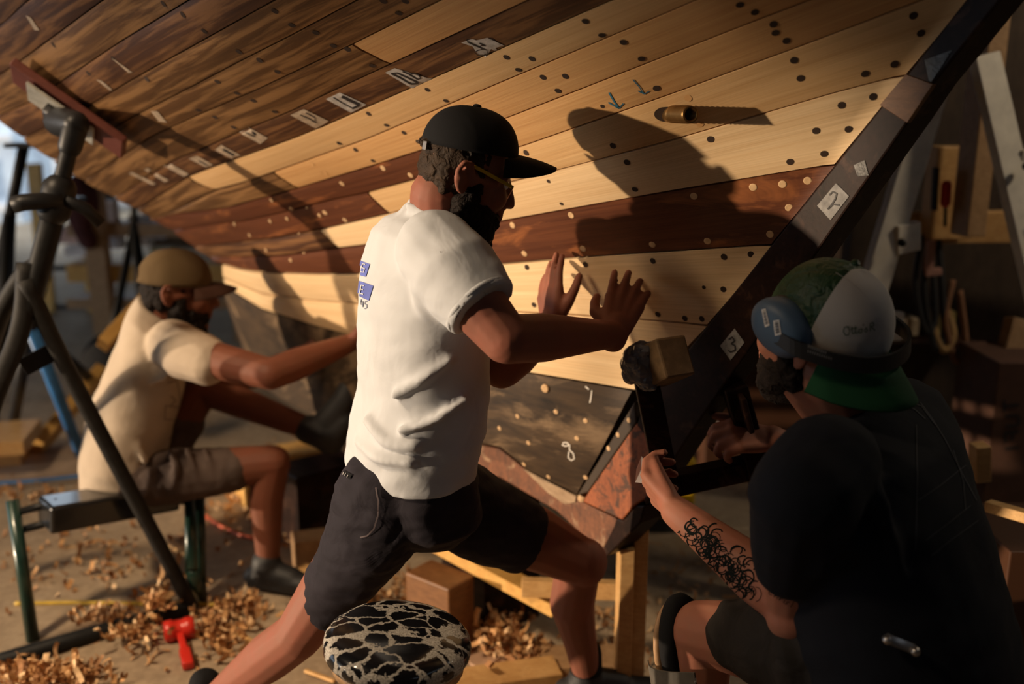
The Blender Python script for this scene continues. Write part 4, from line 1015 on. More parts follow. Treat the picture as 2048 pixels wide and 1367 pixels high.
# legs
hR, kR, aR = P(790, 990, 1.90), P(598, 1268, 1.93), Fl(400, 1452, .1)
hL, kL, aL = P(905, 995, 2.02), P(1158, 1120, 2.16), P(1172, 1352, 2.31)
aR = V((aR.x, aR.y+.06, .12)); aL.z = .12
b.chain([(hR, .085), (hR.lerp(kR, .5), .070), (kR, .053), (kR.lerp(aR, .3), .055), (kR.lerp(aR, .85), .036), (aR, .036)])
b.chain([(hL, .066), (hL.lerp(kL, .45), .070), (hL.lerp(kL, .62), .075), (kL, .058)]); b.ell(kL+V((.012, -.01, .0)), .055, .05, .06)
kl2 = kL+V((-.012, .01, -.05)); b.chain([(kL, .054), (kl2.lerp(aL, .28)+V((-.012, .01, 0)), .056), (kl2.lerp(aL, .6)+V((-.006, 0, 0)), .044), (aL, .036)])
body = link('body', skin(b.mesh(), .004, 5), skinA, manA)
eyes(oA, RA, sA, manA)
for ank, d in ((aR, V((.6, .35, 0))), (aL, V((1, .1, 0)))):
    b = B(); foot(b, ank, d); link('shoe', skin(b.mesh(), .006, 4), black_rubber, manA)
    b = B(); b.cap(ank+V((0, 0, .0)), ank+V((0, 0, .055)), .043, .041); link('sock', skin(b.mesh(), .006, 3), black_cloth, manA)
link('beard', beard_mesh(oA, RA, sA, 1.0), hair_dark, manA)
# hair under the cap
b = B(); L = lambda x, y, z: oA+RA @ (V((x, y, z))*sA)
b.ell(L(-.022, 0, .008), .084*sA, .079*sA, .075*sA, RA); b.ell(L(-.020, 0, .045), .092*sA, .0815*sA, .05*sA, RA); b.cap(L(-.066, -.02, -.01), L(-.066, -.02, -.048), .030*sA, .022*sA); b.cap(L(-.066, .02, -.01), L(-.066, .02, -.048), .030*sA, .022*sA)
b.cap(L(-.055, -.055, -.005), L(-.052, -.05, -.04), .022*sA, .014*sA); b.cap(L(.012, -.072, .02), L(.012, -.069, -.01), .010*sA, .008*sA)
for y in (-.02, .01): b.cap(L(-.09, y, .045), L(-.112, y, .040), .016*sA, .008*sA)
link('hair', ruffle(skin(b.mesh(), .005, 2), lambda p, n: .0035*nz(p, 120)+.002*nz(p, 300, 2)), hair_brown, manA)
# cap
cb, MA = dome(oA, RA, sA, .106, .090, .090, .058, math.radians(-9), x0=.002)
capA = link('baseball_cap', cb.mesh(), black_cloth, manA)
bb = brim(oA, MA, sA, .106, .090, .063, .095, .024, 1.0, x0=.002); link('cap_brim', bb.mesh(), black_cloth, capA)
b = B(); b.ell(oA+MA @ (V((.002, 0, .149))*sA), .008, .008, .004, MA); link('cap_button', b.mesh(), black_cloth, capA)
b = B(); b.box(oA+MA @ (V((-.104, -.03, .052))*sA), .003, .012, .016, MA @ Matrix.Rotation(.35, 3, 'Z')); link('strap_buckle', b.mesh(.001), plain('buckle', (.16, .15, .15), .4, .3), capA, False)
# glasses: yellow temple arms and a clear lens
gl = B(); yg = plain('yellow_temple', (.62, .42, .02), .35, bumpy=0)
for y in (-1, 1):
    gl.beam(L(-.012, y*.084, .028), L(.088, y*.066, .012), .0035, .006)
gA = link('safety_glasses', gl.mesh(), yg, manA, False)
b = B(); pts = [L(.088+.012*math.cos(a*1.3), .066*math.sin(a*1.15)/math.sin(1.15), .014) for a in [(-1+k/6) for k in range(13)]]
for z0 in (1,):
    for p, q in zip(pts[:-1], pts[1:]):
        dn = RA @ V((-.006, 0, -.034))*sA
        vs = [b.bm.verts.new(x) for x in (p, q, q+dn, p+dn)]; b.face(vs)
gm, gnt, gbs = nodes('clear_lens'); gbs.inputs['Transmission Weight'].default_value = 1; gbs.inputs['Roughness'].default_value = .03; gbs.inputs['IOR'].default_value = 1.1; gbs.inputs['Base Color'].default_value = (.95, .95, .9, 1)
link('lens', b.mesh(), gm, gA)
b = B(); b.tube([P(832, 408, 1.90), P(826, 404, 1.91), P(820, 405, 1.93)], .004, 8); link('neck_cord', b.mesh(), black_rubber, manA)
b = B(); b.tube(bez([P(905, 470, 1.86), P(935, 490, 1.86), P(958, 520, 1.88)], 10), .003, 6)

# t-shirt
b = B()
b.loft(rings_from([(860, 440, 1.92, .060, .080, .30), (857, 458, 1.92, .080, .135, .28), (853, 485, 1.92, .098, .178, .22), (848, 540, 1.92, .112, .188, .14), (846, 600, 1.925, .118, .182, .08), (845, 690, 1.93, .124, .172, .03), (846, 780, 1.935, .127, .170, .0), (832, 850, 1.94, .133, .176, .0), (822, 905, 1.945, .130, .180, .0), (820, 935, 1.945, .126, .178, .0)], YA), 40, 2.2)
b.cap(P(848, 455, 1.92), P(876, 468, 1.92), .060, .060)                       # collar mass
# near sleeve, far sleeve
slR = P(962, 612, 1.715); slL = P(965, 610, 2.07)
slR = P(967, 619, 1.705)
b.chain([(P(872, 500, 1.79), .076), (P(905, 540, 1.755), .080)]); b.cone([(P(905, 540, 1.755), .082), (P(935, 580, 1.73), .077), (slR, .068)])
b.chain([(P(885, 505, 2.06), .076), (P(905, 530, 2.06), .076)]); b.cone([(P(905, 530, 2.06), .078), (slL, .070)])
# gathered cloth at the armpit and drag folds
for pts, r in (([P(835, 560, 1.74), P(850, 610, 1.75), P(880, 640, 1.77), P(900, 645, 1.77)], .018), ([P(850, 530, 1.735), P(865, 590, 1.73), P(893, 632, 1.745)], .017), ([P(868, 520, 1.71), P(885, 575, 1.705), P(905, 628, 1.72)], .013),
               ([P(735, 840, 1.83), P(770, 880, 1.785), P(830, 890, 1.765)], .012), ([P(715, 880, 1.86), P(760, 915, 1.79), P(820, 925, 1.765)], .011), ([P(790, 790, 1.77), P(840, 760, 1.76), P(900, 720, 1.765)], .009),
               ([P(800, 860, 1.765), P(870, 840, 1.755), P(930, 800, 1.775)], .008), ([P(820, 412, 1.87), P(845, 425, 1.85), P(870, 446, 1.845)], .010), ([P(850, 445, 1.82), P(885, 450, 1.80), P(920, 470, 1.79)], .008)):
    q = bez(pts, 8)
    for u, v in zip(q[:-1], q[1:]): b.cap(u, v, r)
me = skin(b.mesh(), .006, 7)
fdir = V((math.cos(YA), math.sin(YA), 0))
def foldA(p, n):
    w = 0.0022*nz(p, 14, 1)+.0018*nz(V((p.x, p.y, p.z*2.4)), 20, 4)
    low = max(0, min(1, (1.12-p.z)/.3)); w += low*.006*nz(V((p.x*.7, p.y*.7, p.z*2.2-p.x*1.2)), 11, 7)
    return w
teeA = link('t_shirt', ruffle(me, foldA), white_tee, manA)
# hems
b = B(); b.hoop(slR-(slR-P(935, 580, 1.73)).normalized()*.012, slR-P(935, 580, 1.73), .0665, .004); link('sleeve_hem', b.mesh(), white_tee, teeA)
b = B(); b.hoop(P(868, 438, 1.92), P(884, 400, 1.92)-P(866, 440, 1.92)+V((.01, 0, 0)), .056, .005); link('collar', b.mesh(), white_tee, teeA)
AB = bvh_of([teeA])
blue_print = plain('blue_print', (.10, .13, .42), .8, bumpy=0); grey_print = plain('grey_print', (.13, .15, .22), .8, bumpy=0)
d = Decal(AB, .0016); d.quad([(722, 521), (741, 528), (733, 553), (719, 550)], 5, 6); d.quad([(719, 561), (748, 571), (739, 601), (716, 590)], 6, 6); pn = link('printed_logo', d.b.mesh(), blue_print, teeA, False, 'blue printed blocks')
d = Decal(AB, .003)
d.stroke([(733, 529), (728, 527), (726, 534), (732, 537), (730, 544), (724, 543)], 2.2); d.stroke([(731, 571), (725, 570), (722, 586), (729, 588)], 2.2); d.stroke([(724, 578), (729, 579)], 2.2)
link('printed_letters', d.b.mesh(), white_tee, pn, False)
d = Decal(AB, .0016); d.stroke([(724, 598), (722, 608), (728, 609)], 1.6); d.stroke([(727, 602), (727, 614)], 1.6); d.stroke([(736, 603), (732, 602), (731, 608), (735, 609), (735, 615), (730, 617)], 1.6); link('printed_digits', d.b.mesh(), grey_print, teeA, False)
d = Decal(AB, .0012)
for (x, y, x2, y2) in ((911, 636, 915, 629), (917, 626, 918, 623), (919, 622, 921, 619), (925, 614, 926, 611), (927, 608, 929, 604)): d.stroke([(x, y), (x2, y2)], 1.8, 2)
for x, y in ((881, 504), (970, 587), (968, 584)): d.disc(x, y, .0012, 8)
link('stain', d.b.mesh(), plain('dark_stain', (.06, .02, .015), .8, bumpy=0), teeA, False)['kind'] = 'stuff'

# shorts
b = B()
b.loft(rings_from([(828, 905, 1.945, .115, .165, 0), (828, 960, 1.945, .122, .175, 0), (840, 1020, 1.95, .12, .165, 0), (850, 1065, 1.95, .07, .10, 0)], YA), 32, 2.3)
hemR, hemL = P(642, 1218, 1.925), P(1052, 1075, 2.085)
b.chain([(P(775, 985, 1.88), .105), (P(745, 1060, 1.885), .096), (P(715, 1110, 1.90), .082)]); b.cone([(P(745, 1060, 1.885), .094), (P(700, 1135, 1.905), .079), (hemR, .062)])
b.chain([(P(890, 1000, 2.03), .108), (P(950, 1025, 2.04), .096)]); b.cone([(P(930, 1020, 2.035), .100), (P(1000, 1052, 2.06), .094), (hemL, .084)])
b.cap(P(930, 1085, 2.03), P(975, 1100, 2.07), .022, .026)
for pts, r in (([P(668, 1010, 1.84), P(710, 1045, 1.80), P(740, 1050, 1.795)], .010), ([P(660, 1075, 1.86), P(700, 1085, 1.82), P(760, 1110, 1.80)], .009), ([P(640, 1120, 1.87), P(670, 1150, 1.84), P(720, 1160, 1.83)], .009), ([P(860, 1000, 1.87), P(820, 1050, 1.80), P(760, 1120, 1.81)], .012), ([P(880, 1040, 1.9), P(930, 1060, 1.95), P(1000, 1060, 1.99)], .010)):
    q = bez(pts, 6)
    for u, v in zip(q[:-1], q[1:]): b.cap(u, v, r)
shA = link('shorts', ruffle(skin(b.mesh(), .006, 5), lambda p, n: .004*nz(p, 18, 2)+.003*nz(V((p.x, p.y, p.z*3)), 20, 5)), navy_shorts, manA)
SB = bvh_of([shA]); d = Decal(SB, .003)
d.stroke([(752, 975), (757, 1000), (756, 1030), (748, 1055), (735, 1070), (722, 1074)], 3); link('pocket_piping', d.b.mesh(), plain('piping', (.10, .075, .08), .8), shA, False)
d = Decal(SB, .003); d.quad([(690, 941), (706, 949), (701, 958), (686, 949)]); pl_ = link('pocket_label', d.b.mesh(), black_cloth, shA, False, 'small dark pocket label')
d = Decal(SB, .0045)
for x, y in ((691, 945), (695, 947), (699, 950)): d.stroke([(x, y), (x-2, y+5)], 1.2, 1)
link('label_letters', d.b.mesh(), plain('label_grey', (.35, .33, .33), .8, bumpy=0), pl_, False)


# ---------------------------------------------------------------- the man in beige, seated at the left
PB = lambda x, y, Y: P(x, y, Y+.13)
rings_from_b = lambda L, yw: rings_from([(x, y, Y+.13, a*1.03, c*1.03, t) for x, y, Y, a, c, t in L], yw)
YB = math.radians(14)
oB = PB(357, 583, 2.95); RB = basis(math.radians(16), math.radians(10)); sB = 1.0
hipB = PB(245, 955, 2.88)
manB = thing('person', V((hipB.x, hipB.y, 0)), 'person in beige t-shirt and tan cap seated and leaning towards the keel', 'person')
shB, elB, wrB = PB(372, 705, 2.76), PB(542, 748, 2.62), PB(695, 688, 2.78)
sfB, efB, wfB = PB(385, 690, 3.12), PB(505, 752, 3.16), PB(622, 700, 3.06)
b = B(); head_shapes(b, oB, RB, sB)
b.cap(oB+RB @ V((-.03, 0, -.05)), PB(315, 640, 2.95), .06, .07); b.cap(oB+RB @ V((.0, 0, -.07)), PB(325, 650, 2.94), .05, .06)
b.loft(rings_from_b([(315, 640, 2.95, .05, .09, .5), (318, 680, 2.94, .09, .17, .45), (290, 760, 2.92, .10, .16, .35), (255, 860, 2.9, .11, .15, .2), (240, 950, 2.88, .11, .16, 0)], YB))
b.chain([(shB, .06), (shB.lerp(elB, .5), .054), (elB, .046), (elB.lerp(wrB, .3), .048), (wrB, .030)])
b.chain([(sfB, .058), (efB, .044), (wfB, .028)])
hand(b, wrB, V((1, .25, .2)), V((.1, .6, .5)), V((-.2, .1, 1)), (.5, .55, .6, .6), .08, 1.0)
hand(b, wfB, V((1, -.05, .55)), V((.3, .8, 0)), V((-.5, .1, .9)), (.5, .5, .55, .6), .08, 1.0, (.9, .5))
hb, kb, ab = PB(255, 960, 2.80), PB(545, 925, 2.86), PB(535, 1150, 2.84)
h2, k2, a2 = PB(300, 930, 3.05), PB(405, 775, 3.10), PB(622, 858, 3.05)
b.chain([(hb, .085), (hb.lerp(kb, .5), .075), (kb, .058)]); b.chain([(kb, .056), (kb.lerp(ab, .3)+V((-.015, 0, 0)), .056), (kb.lerp(ab, .85), .038), (ab, .038)])
b.chain([(h2, .085), (k2, .06)]); b.chain([(k2, .058), (k2.lerp(a2, .3), .056), (a2, .038)])
link('body', skin(b.mesh(), .005, 5), skinB, manB)
eyes(oB, RB, sB, manB)
link('beard', beard_mesh(oB, RB, sB, .8), hair_dark, manB)
b = B(); LB = lambda x, y, z: oB+RB @ (V((x, y, z))*sB)
b.ell(LB(-.03, 0, .0), .088, .080, .078, RB); b.cap(LB(-.07, -.03, -.01), LB(-.075, -.03, -.06), .034, .022); b.cap(LB(-.07, .03, -.01), LB(-.075, .03, -.06), .034, .022); b.cap(LB(-.045, -.06, 0), LB(-.045, -.055, -.045), .022, .016)
link('hair', ruffle(skin(b.mesh(), .006, 2), lambda p, n: .004*nz(p, 110)), hair_dark, manB)
tan_cap = cloth('tan_cap_cloth', (.10, .065, .03), .9, 600, .4); brown_cap = cloth('brown_cap_cloth', (.05, .022, .014), .9, 600, .4)
cb, MB = dome(oB, RB, sB, .114, .094, .105, .030, math.radians(-4)); capB = link('baseball_cap', cb.mesh(), tan_cap, manB)
bb = brim(oB, MB, sB, .114, .094, .034, .078, .022, 1.0); link('cap_brim', bb.mesh(), brown_cap, capB)
b = B(); b.ell(oB+MB @ V((-.122, 0, .05)), .006, .03, .022, MB); link('cap_strap_gap', b.mesh(), hair_dark, capB)
b = B()
b.loft(rings_from_b([(312, 618, 2.95, .065, .085, .75), (312, 650, 2.95, .09, .16, .6), (310, 690, 2.94, .108, .185, .5), (290, 760, 2.92, .118, .185, .35), (262, 840, 2.90, .128, .18, .22), (248, 910, 2.89, .128, .18, .08), (243, 955, 2.885, .122, .178, 0)], YB), 36, 2.2)
b.chain([(PB(345, 690, 2.80), .078), (PB(372, 705, 2.755), .082), (PB(412, 722, 2.715), .074)]); b.chain([(PB(355, 680, 3.08), .078), (PB(410, 710, 3.14), .072)])
for pts, r in (([PB(250, 700, 2.83), PB(290, 705, 2.79), PB(330, 715, 2.77)], .011), ([PB(235, 740, 2.82), PB(290, 740, 2.775), PB(345, 735, 2.75)], .011), ([PB(215, 780, 2.82), PB(270, 775, 2.77), PB(330, 755, 2.745)], .011), ([PB(205, 825, 2.80), PB(240, 880, 2.755), PB(265, 925, 2.74)], .013), ([PB(230, 815, 2.78), PB(262, 870, 2.745), PB(290, 920, 2.735)], .012)):
    q = bez(pts, 6)
    for u, v in zip(q[:-1], q[1:]): b.cap(u, v, r)
teeB = link('t_shirt', ruffle(skin(b.mesh(), .007, 5), lambda p, n: .003*nz(p, 13, 3)+.004*nz(V((p.x, p.y, p.z*2)), 12, 6)), beige_tee, manB)
BB = bvh_of([teeB]); d = Decal(BB, .003)
d.stroke([(335, 765), (352, 760), (360, 800), (352, 850), (336, 880)], 1.5); d.stroke([(330, 810), (365, 815), (362, 840), (328, 838), (330, 810)], 1.5); d.stroke([(340, 790), (350, 800), (338, 812)], 1.5)
link('printed_logo', d.b.mesh(), plain('faded_print', (.12, .10, .09), .9, bumpy=0), teeB, False)
b = B(); b.loft(rings_from_b([(246, 935, 2.885, .115, .165, 0), (246, 965, 2.885, .125, .172, 0), (250, 1005, 2.89, .11, .16, 0)], YB), 30, 2.3)
b.chain([(PB(265, 962, 2.80), .095), (PB(370, 948, 2.81), .086), (PB(462, 940, 2.835), .074)]); b.chain([(PB(300, 930, 3.05), .095), (PB(362, 845, 3.08), .080)])
for pts, r in (([PB(340, 905, 2.76), PB(352, 930, 2.73), PB(350, 965, 2.73)], .012), ([PB(375, 900, 2.77), PB(385, 930, 2.745), PB(392, 955, 2.745)], .011), ([PB(410, 900, 2.79), PB(418, 925, 2.765), PB(424, 950, 2.765)], .010), ([PB(300, 950, 2.73), PB(290, 990, 2.72), PB(275, 1010, 2.74)], .013)):
    q = bez(pts, 5)
    for u, v in zip(q[:-1], q[1:]): b.cap(u, v, r)
link('shorts', ruffle(skin(b.mesh(), .007, 4), lambda p, n: .004*nz(p, 20, 5)+.003*nz(V((p.x*3, p.y, p.z)), 15, 8)), grey_shorts, manB)
b = B(); b.cap(PB(262, 935, 2.77), PB(205, 950, 2.86), .028, .028); b.cap(PB(205, 950, 2.86), PB(190, 940, 2.96), .03, .03); link('belt', skin(b.mesh(), .008, 2), black_cloth, manB)
ab2 = V((ab.x, ab.y, .10))
b = B(); foot(b, ab2, V((.9, -.25, 0)), .3); b.cap(ab2, PB(532, 1135, 2.84), .05, .048); link('shoe', skin(b.mesh(), .007, 4), black_rubber, manB)
b = B(); b.cap(a2+V((-.01, 0, 0)), PB(650, 868, 3.04), .05, .055); b.cap(PB(650, 850, 3.05), PB(690, 800, 3.04), .05, .042); b.cap(PB(660, 880, 3.04), PB(690, 840, 3.04), .05, .045); b.cap(PB(690, 800, 3.04), PB(712, 745, 3.05), .043, .036); link('shoe', skin(b.mesh(), .008, 4), black_rubber, manB)

# ---------------------------------------------------------------- the man in navy at the right
fC = math.radians(137)
oC = P(1632, 674, 1.66); RC = basis(math.radians(130), math.radians(-6), math.radians(-4)); sC = .95
hipC = P(1830, 1330, 1.5)
manC = thing('person', V((hipC.x, hipC.y, 0)), 'person in navy t-shirt and backwards green and white cap with blue earmuffs', 'person')
shC, elC, wrC = P(1615, 975, 1.42), P(1585, 1205, 1.52), P(1352, 1022, 1.74)
srC, erC, wrC2 = P(1800, 860, 1.9), P(1690, 980, 2.05), P(1545, 878, 2.02)
b = B(); LC = head_shapes(b, oC, RC, sC)
b.cap(oC+RC @ V((-.035, 0, -.05)), P(1705, 815, 1.70), .062, .070); b.cap(oC+RC @ V((.0, 0, -.075)), P(1690, 830, 1.70), .055, .065)
b.loft(rings_from([(1712, 830, 1.72, .05, .10, .4), (1725, 900, 1.64, .10, .18, .35), (1750, 1010, 1.56, .12, .18, .25), (1790, 1180, 1.52, .13, .18, .1), (1820, 1330, 1.5, .13, .18, 0)], fC))
b.chain([(shC, .064), (shC.lerp(elC, .6), .058), (elC, .048), (elC.lerp(wrC, .28), .050), (elC.lerp(wrC, .75), .036), (wrC, .030)])
b.ell(elC+V((.0, -.01, -.02)), .046, .045, .045)
b.chain([(srC, .062), (erC, .048), (erC.lerp(wrC2, .3), .05), (wrC2, .031)])
hand(b, wrC, P(1292, 965, 1.83)-wrC, V((.65, .35, .35)), V((.25, .2, 1)), (.75, .9, .95, 1.0), .05, 1.05, (.35, .05))
hand(b, wrC2, V((-1, -.15, .15)), V((-.1, .55, -.85)), V((-.1, .7, .6)), (.8, .85, .9, .9), .07, 1.05, (.9, .6))
hc1, kc1, ac1 = P(1800, 1335, 1.48), P(1405, 1262, 1.74), P(1395, 1480, 1.80)
hc2, kc2, ac2 = P(1900, 1300, 1.70), P(1620, 1300, 2.15), P(1600, 1500, 2.1)
ac1.z = .1; ac2.z = .1
b.chain([(hc1, .09), (hc1.lerp(kc1, .55), .080), (kc1, .061)]); b.chain([(kc1, .058), (kc1.lerp(ac1, .3), .057), (ac1, .04)])
b.chain([(hc2, .09), (kc2, .06), (ac2, .04)])
link('body', skin(b.mesh(), .0042, 5), skinC, manC)
eyes(oC, RC, sC, manC)
link('beard', beard_mesh(oC, RC, sC, .85), hair_dark, manC)
# trucker cap worn backwards
green_mesh = cloth('green_mesh', (.004, .032, .010), .55, 260, .8, .2, 40, .4); green_brim = cloth('green_brim_cloth', (.008, .05, .018), .9, 700, .3, .1)
white_panel = cloth('white_panel', (.36, .345, .33), .9, 700, .3, .05)
cb, MC = dome(oC, RC, sC, .114, .096, .115, .036, math.radians(-16))
capC = link('baseball_cap', cb.mesh(), [green_mesh, white_panel], manC)
MCi = MC.inverted(); off = wloc(manC)
for p in capC.data.polygons:
    q = MCi @ (p.center+off-oC)
    if abs(math.atan2(q.y, q.x+.012*sC)) > math.radians(98): p.material_index = 1
bb = brim(oC, MC, sC, .112, .096, .040, .088, .030, 1.08, sgn=-1, rise=-.034); link('cap_brim', bb.mesh(), green_brim, capC)
b = B(); b.ell(oC+MC @ V((-.012, 0, .155)), .008, .008, .005, MC); link('cap_button', b.mesh(), green_mesh, capC)
CB = bvh_of([capC]); d = Decal(CB, .0012)
def script(d, x, y, s, ang, glyphs, w):
    ca, sa = math.cos(ang), math.sin(ang)
    for g, dx in glyphs: d.stroke([(x+(u+dx)*s*ca-v*s*sa, y+(u+dx)*s*sa+v*s*ca) for u, v in g], w, 1.5)
g_O = [(.6, -1.1), (.2, -1), (0, -.5), (.2, 0), (.6, 0), (.85, -.5), (.6, -1.1), (.9, -1)]; g_t = [(.2, -1.0), (.1, -.1), (.3, 0), (.5, -.2)]; g_x = [(0, -.7), (.45, -.75)]; g_o = [(.4, -.5), (.1, -.4), (.1, 0), (.4, 0), (.5, -.4), (.4, -.5), (.65, -.4)]; g_a = [(.1, -1.1), (.05, -.85)]; g_s = [(.0, -.1), (.35, -.55), (.45, -.1), (.1, .05)]; g_R = [(.1, 0), (.25, -1.0), (.7, -1.05), (.7, -.7), (.3, -.55), (.75, 0)]
script(d, 1688, 670, 15, -.16, [(g_O, 0), (g_t, 1.0), (g_x, 1.0), (g_t, 1.45), (g_x, 1.45), (g_o, 1.95), (g_a, 2.65), (g_s, 2.7), (g_R, 3.4)], 1.6)
link('embroidered_name', d.b.mesh(), green_brim, capC, False)
d = Decal(CB, .001); d.stroke([(1671, 545), (1700, 563), (1732, 592)], 1.2); link('panel_seam', d.b.mesh(), plain('seam_grey', (.3, .29, .28), .9, bumpy=0), capC, False)
# earmuffs with neckband
blue_cup = plain('slate_blue_plastic', (.055, .10, .165), .5, var=.1, bumpy=0); 
cupc = LC(.006, .106, .040)
cupR = RC @ Matrix.Rotation(math.radians(-28), 3, 'Y')
b = B(); 
for k, (yy, sc) in enumerate(((-.022, .96), (-.016, 1.0), (.0, 1.0), (.010, .93), (.018, .80), (.023, .55))):
    pass
prof = [(-.024, .90), (-.020, .98), (-.004, 1.0), (.008, .96), (.017, .84), (.022, .62), (.0245, .3)]
b.rings([[cupc+cupR @ V((.058*sc*math.cos(t*math.pi/14), yy, .044*sc*math.sin(t*math.pi/14))) for t in range(28)] for yy, sc in prof])
cup = link('earmuff_cup', b.mesh(), blue_cup, manC, True, 'slate blue earmuff cup with two barcode stickers')
b = B(); b.rings([[cupc+cupR @ V((.056*sc*math.cos(t*math.pi/14), yy, .043*sc*math.sin(t*math.pi/14))) for t in range(28)] for yy, sc in ((-.044, .9), (-.040, .99), (-.028, 1.0), (-.022, .95))]); link('ear_cushion', b.mesh(), black_rubber, cup)
b = B(); cup2 = LC(.005, -.106, .035); b.rings([[cup2+cupR @ V((.058*sc*math.cos(t*math.pi/14), -yy, .044*sc*math.sin(t*math.pi/14))) for t in range(28)] for yy, sc in prof]); link('earmuff_cup', b.mesh(), blue_cup, manC)
b = B()
band = bez([LC(.0, .128, .034), LC(-.05, .126, .022), LC(-.115, .09, .010), LC(-.148, .035, .004), LC(-.150, -.04, .006), LC(-.115, -.105, .016), LC(-.04, -.132, .028), LC(.0, -.128, .035)], 40)
upv = RC @ V((.15, 0, 1)); prev = None; rs = []
for i, p in enumerate(band):
    t = (band[min(i+1, len(band)-1)]-band[max(i-1, 0)]).normalized(); nn = t.cross(upv).normalized(); w = .013
    rs.append([p+upv*w+nn*.003, p+upv*w-nn*.003, p-upv*w-nn*.003, p-upv*w+nn*.003])
b.rings(rs); nb = link('neck_band', b.mesh(), plain('black_band', (.010, .010, .011), .45, bumpy=0), manC, False, 'black earmuff neckband')
NB = bvh_of([nb]); d = Decal(NB, .001)
for k in range(9): d.stroke([(1618+k*4.2, 690+k*1.5), (1617+k*4.2, 695+k*1.5)], 1.3, 1.5)
for k in range(11): d.stroke([(1617+k*4.6, 699+k*1.5), (1616+k*4.6, 704+k*1.5)], 1.3, 1.5)
link('band_lettering', d.b.mesh(), plain('band_grey', (.25, .25, .25), .7, bumpy=0), nb, False)
UB = bvh_of([cup]); 
for q in ([(1524, 619), (1532, 617), (1540, 650), (1531, 654)], [(1547, 641), (1559, 639), (1563, 668), (1551, 671)]):
    d = Decal(UB, .0012); d.quad(q, 4, 6); s = link('barcode_sticker', d.b.mesh(), plain('sticker_white', (.75, .72, .68), .5, bumpy=0), cup, False)
    d = Decal(UB, .002); lp = lambda u, v: ((q[0][0]*(1-u)+q[1][0]*u)*(1-v)+(q[3][0]*(1-u)+q[2][0]*u)*v, (q[0][1]*(1-u)+q[1][1]*u)*(1-v)+(q[3][1]*(1-u)+q[2][1]*u)*v)
    for k in range(13): d.stroke([lp(.2, .1+k*.062), lp(.85, .1+k*.062)], (1.0, .6, 1.3)[k % 3], 3)
    bc = link('barcode', d.b.mesh(), ink_mat, cup, False); bc['kind'] = 'stuff'
b = B(); b.tube(bez([LC(.085, .066, .012), LC(.04, .082, .006), LC(.0, .088, .004), LC(-.02, .088, -.008)], 12), .0026, 6); link('glasses_temple', b.mesh(), black_rubber, manC)
# t-shirt
b = B()
b.loft(rings_from([(1722, 785, 1.76, .060, .095, .6), (1728, 805, 1.745, .085, .15, .55), (1734, 840, 1.71, .11, .19, .5), (1738, 920, 1.63, .14, .212, .38), (1750, 1010, 1.57, .145, .215, .25), (1775, 1110, 1.55, .155, .21, .15), (1800, 1210, 1.53, .165, .21, .08), (1820, 1300, 1.515, .17, .215, 0), (1832, 1370, 1.51, .165, .21, 0)], fC), 40, 2.3)
b.chain([(P(1650, 930, 1.46), .085), (P(1612, 990, 1.42), .088), (P(1592, 1115, 1.475), .071)]); b.chain([(P(1815, 850, 1.86), .085), (P(1760, 930, 1.98), .075)])
for pts, r in (([P(1640, 1000, 1.36), P(1650, 1080, 1.36), P(1640, 1140, 1.39)], .013), ([P(1700, 880, 1.5), P(1760, 1000, 1.4), P(1800, 1150, 1.37)], .012), ([P(1820, 850, 1.7), P(1880, 960, 1.58), P(1910, 1100, 1.5)], .012)):
    q = bez(pts, 6)
    for u, v in zip(q[:-1], q[1:]): b.cap(u, v, r)
teeC = link('t_shirt', ruffle(skin(b.mesh(), .007, 5), lambda p, n: .004*nz(p, 9, 3)+.003*nz(V((p.x, p.y, p.z*2)), 14, 6)), navy_tee, manC)
TB = bvh_of([teeC]); d = Decal(TB, .0015)
for st in ([(1840, 805), (1862, 835), (1890, 880), (1925, 950), (1952, 1000)], [(1798, 803), (1830, 820), (1850, 838)], [(1798, 803), (1842, 812), (1870, 850)], [(1832, 850), (1834, 950), (1830, 1100)], [(1850, 1080), (1890, 1050), (1940, 1010)], [(1836, 1000), (1880, 970), (1930, 930)], [(1862, 1110), (1900, 1080), (1955, 1040)], [(1905, 900), (1925, 960), (1930, 1020)]): d.stroke(st, 1.2, 8)
link('printed_linework', d.b.mesh(), plain('faint_print', (.06, .06, .065), .9, bumpy=0), teeC, False)
# shorts, pocket clip
b = B(); b.loft(rings_from([(1815, 1300, 1.51, .155, .20, 0), (1820, 1350, 1.51, .165, .205, 0), (1825, 1410, 1.51, .15, .195, 0)], fC), 30, 2.3)
b.chain([(P(1780, 1335, 1.46), .112), (P(1640, 1300, 1.52), .102), (P(1560, 1285, 1.59), .090), (P(1492, 1272, 1.655), .073)]); b.chain([(P(1880, 1310, 1.70), .1), (P(1720, 1300, 1.98), .085)])
shC_ = link('shorts', ruffle(skin(b.mesh(), .007, 4), lambda p, n: .0035*math.sin(115*(p.x+.35*p.z+.02*nz(p, 6, 2)))*max(0, .6+nz(p, 7, 4))+.003*nz(p, 15, 5)), dark_shorts, manC)
p0, p1 = P(1772, 1275, 1.335), P(1828, 1298, 1.33)
b = B(); b.beam(p0, p1, .004, .014, V((0, .5, 1))); b.cap(p0+V((0, -.004, 0)), p0+V((0, -.006, 0)), .007); b.cap(p1+V((0, -.004, 0)), p1+V((0, -.006, 0)), .007); link('knife_clip', b.mesh(.0008), plain('clip_steel', (.45, .42, .40), .3, .9, bumpy=0), shC_)
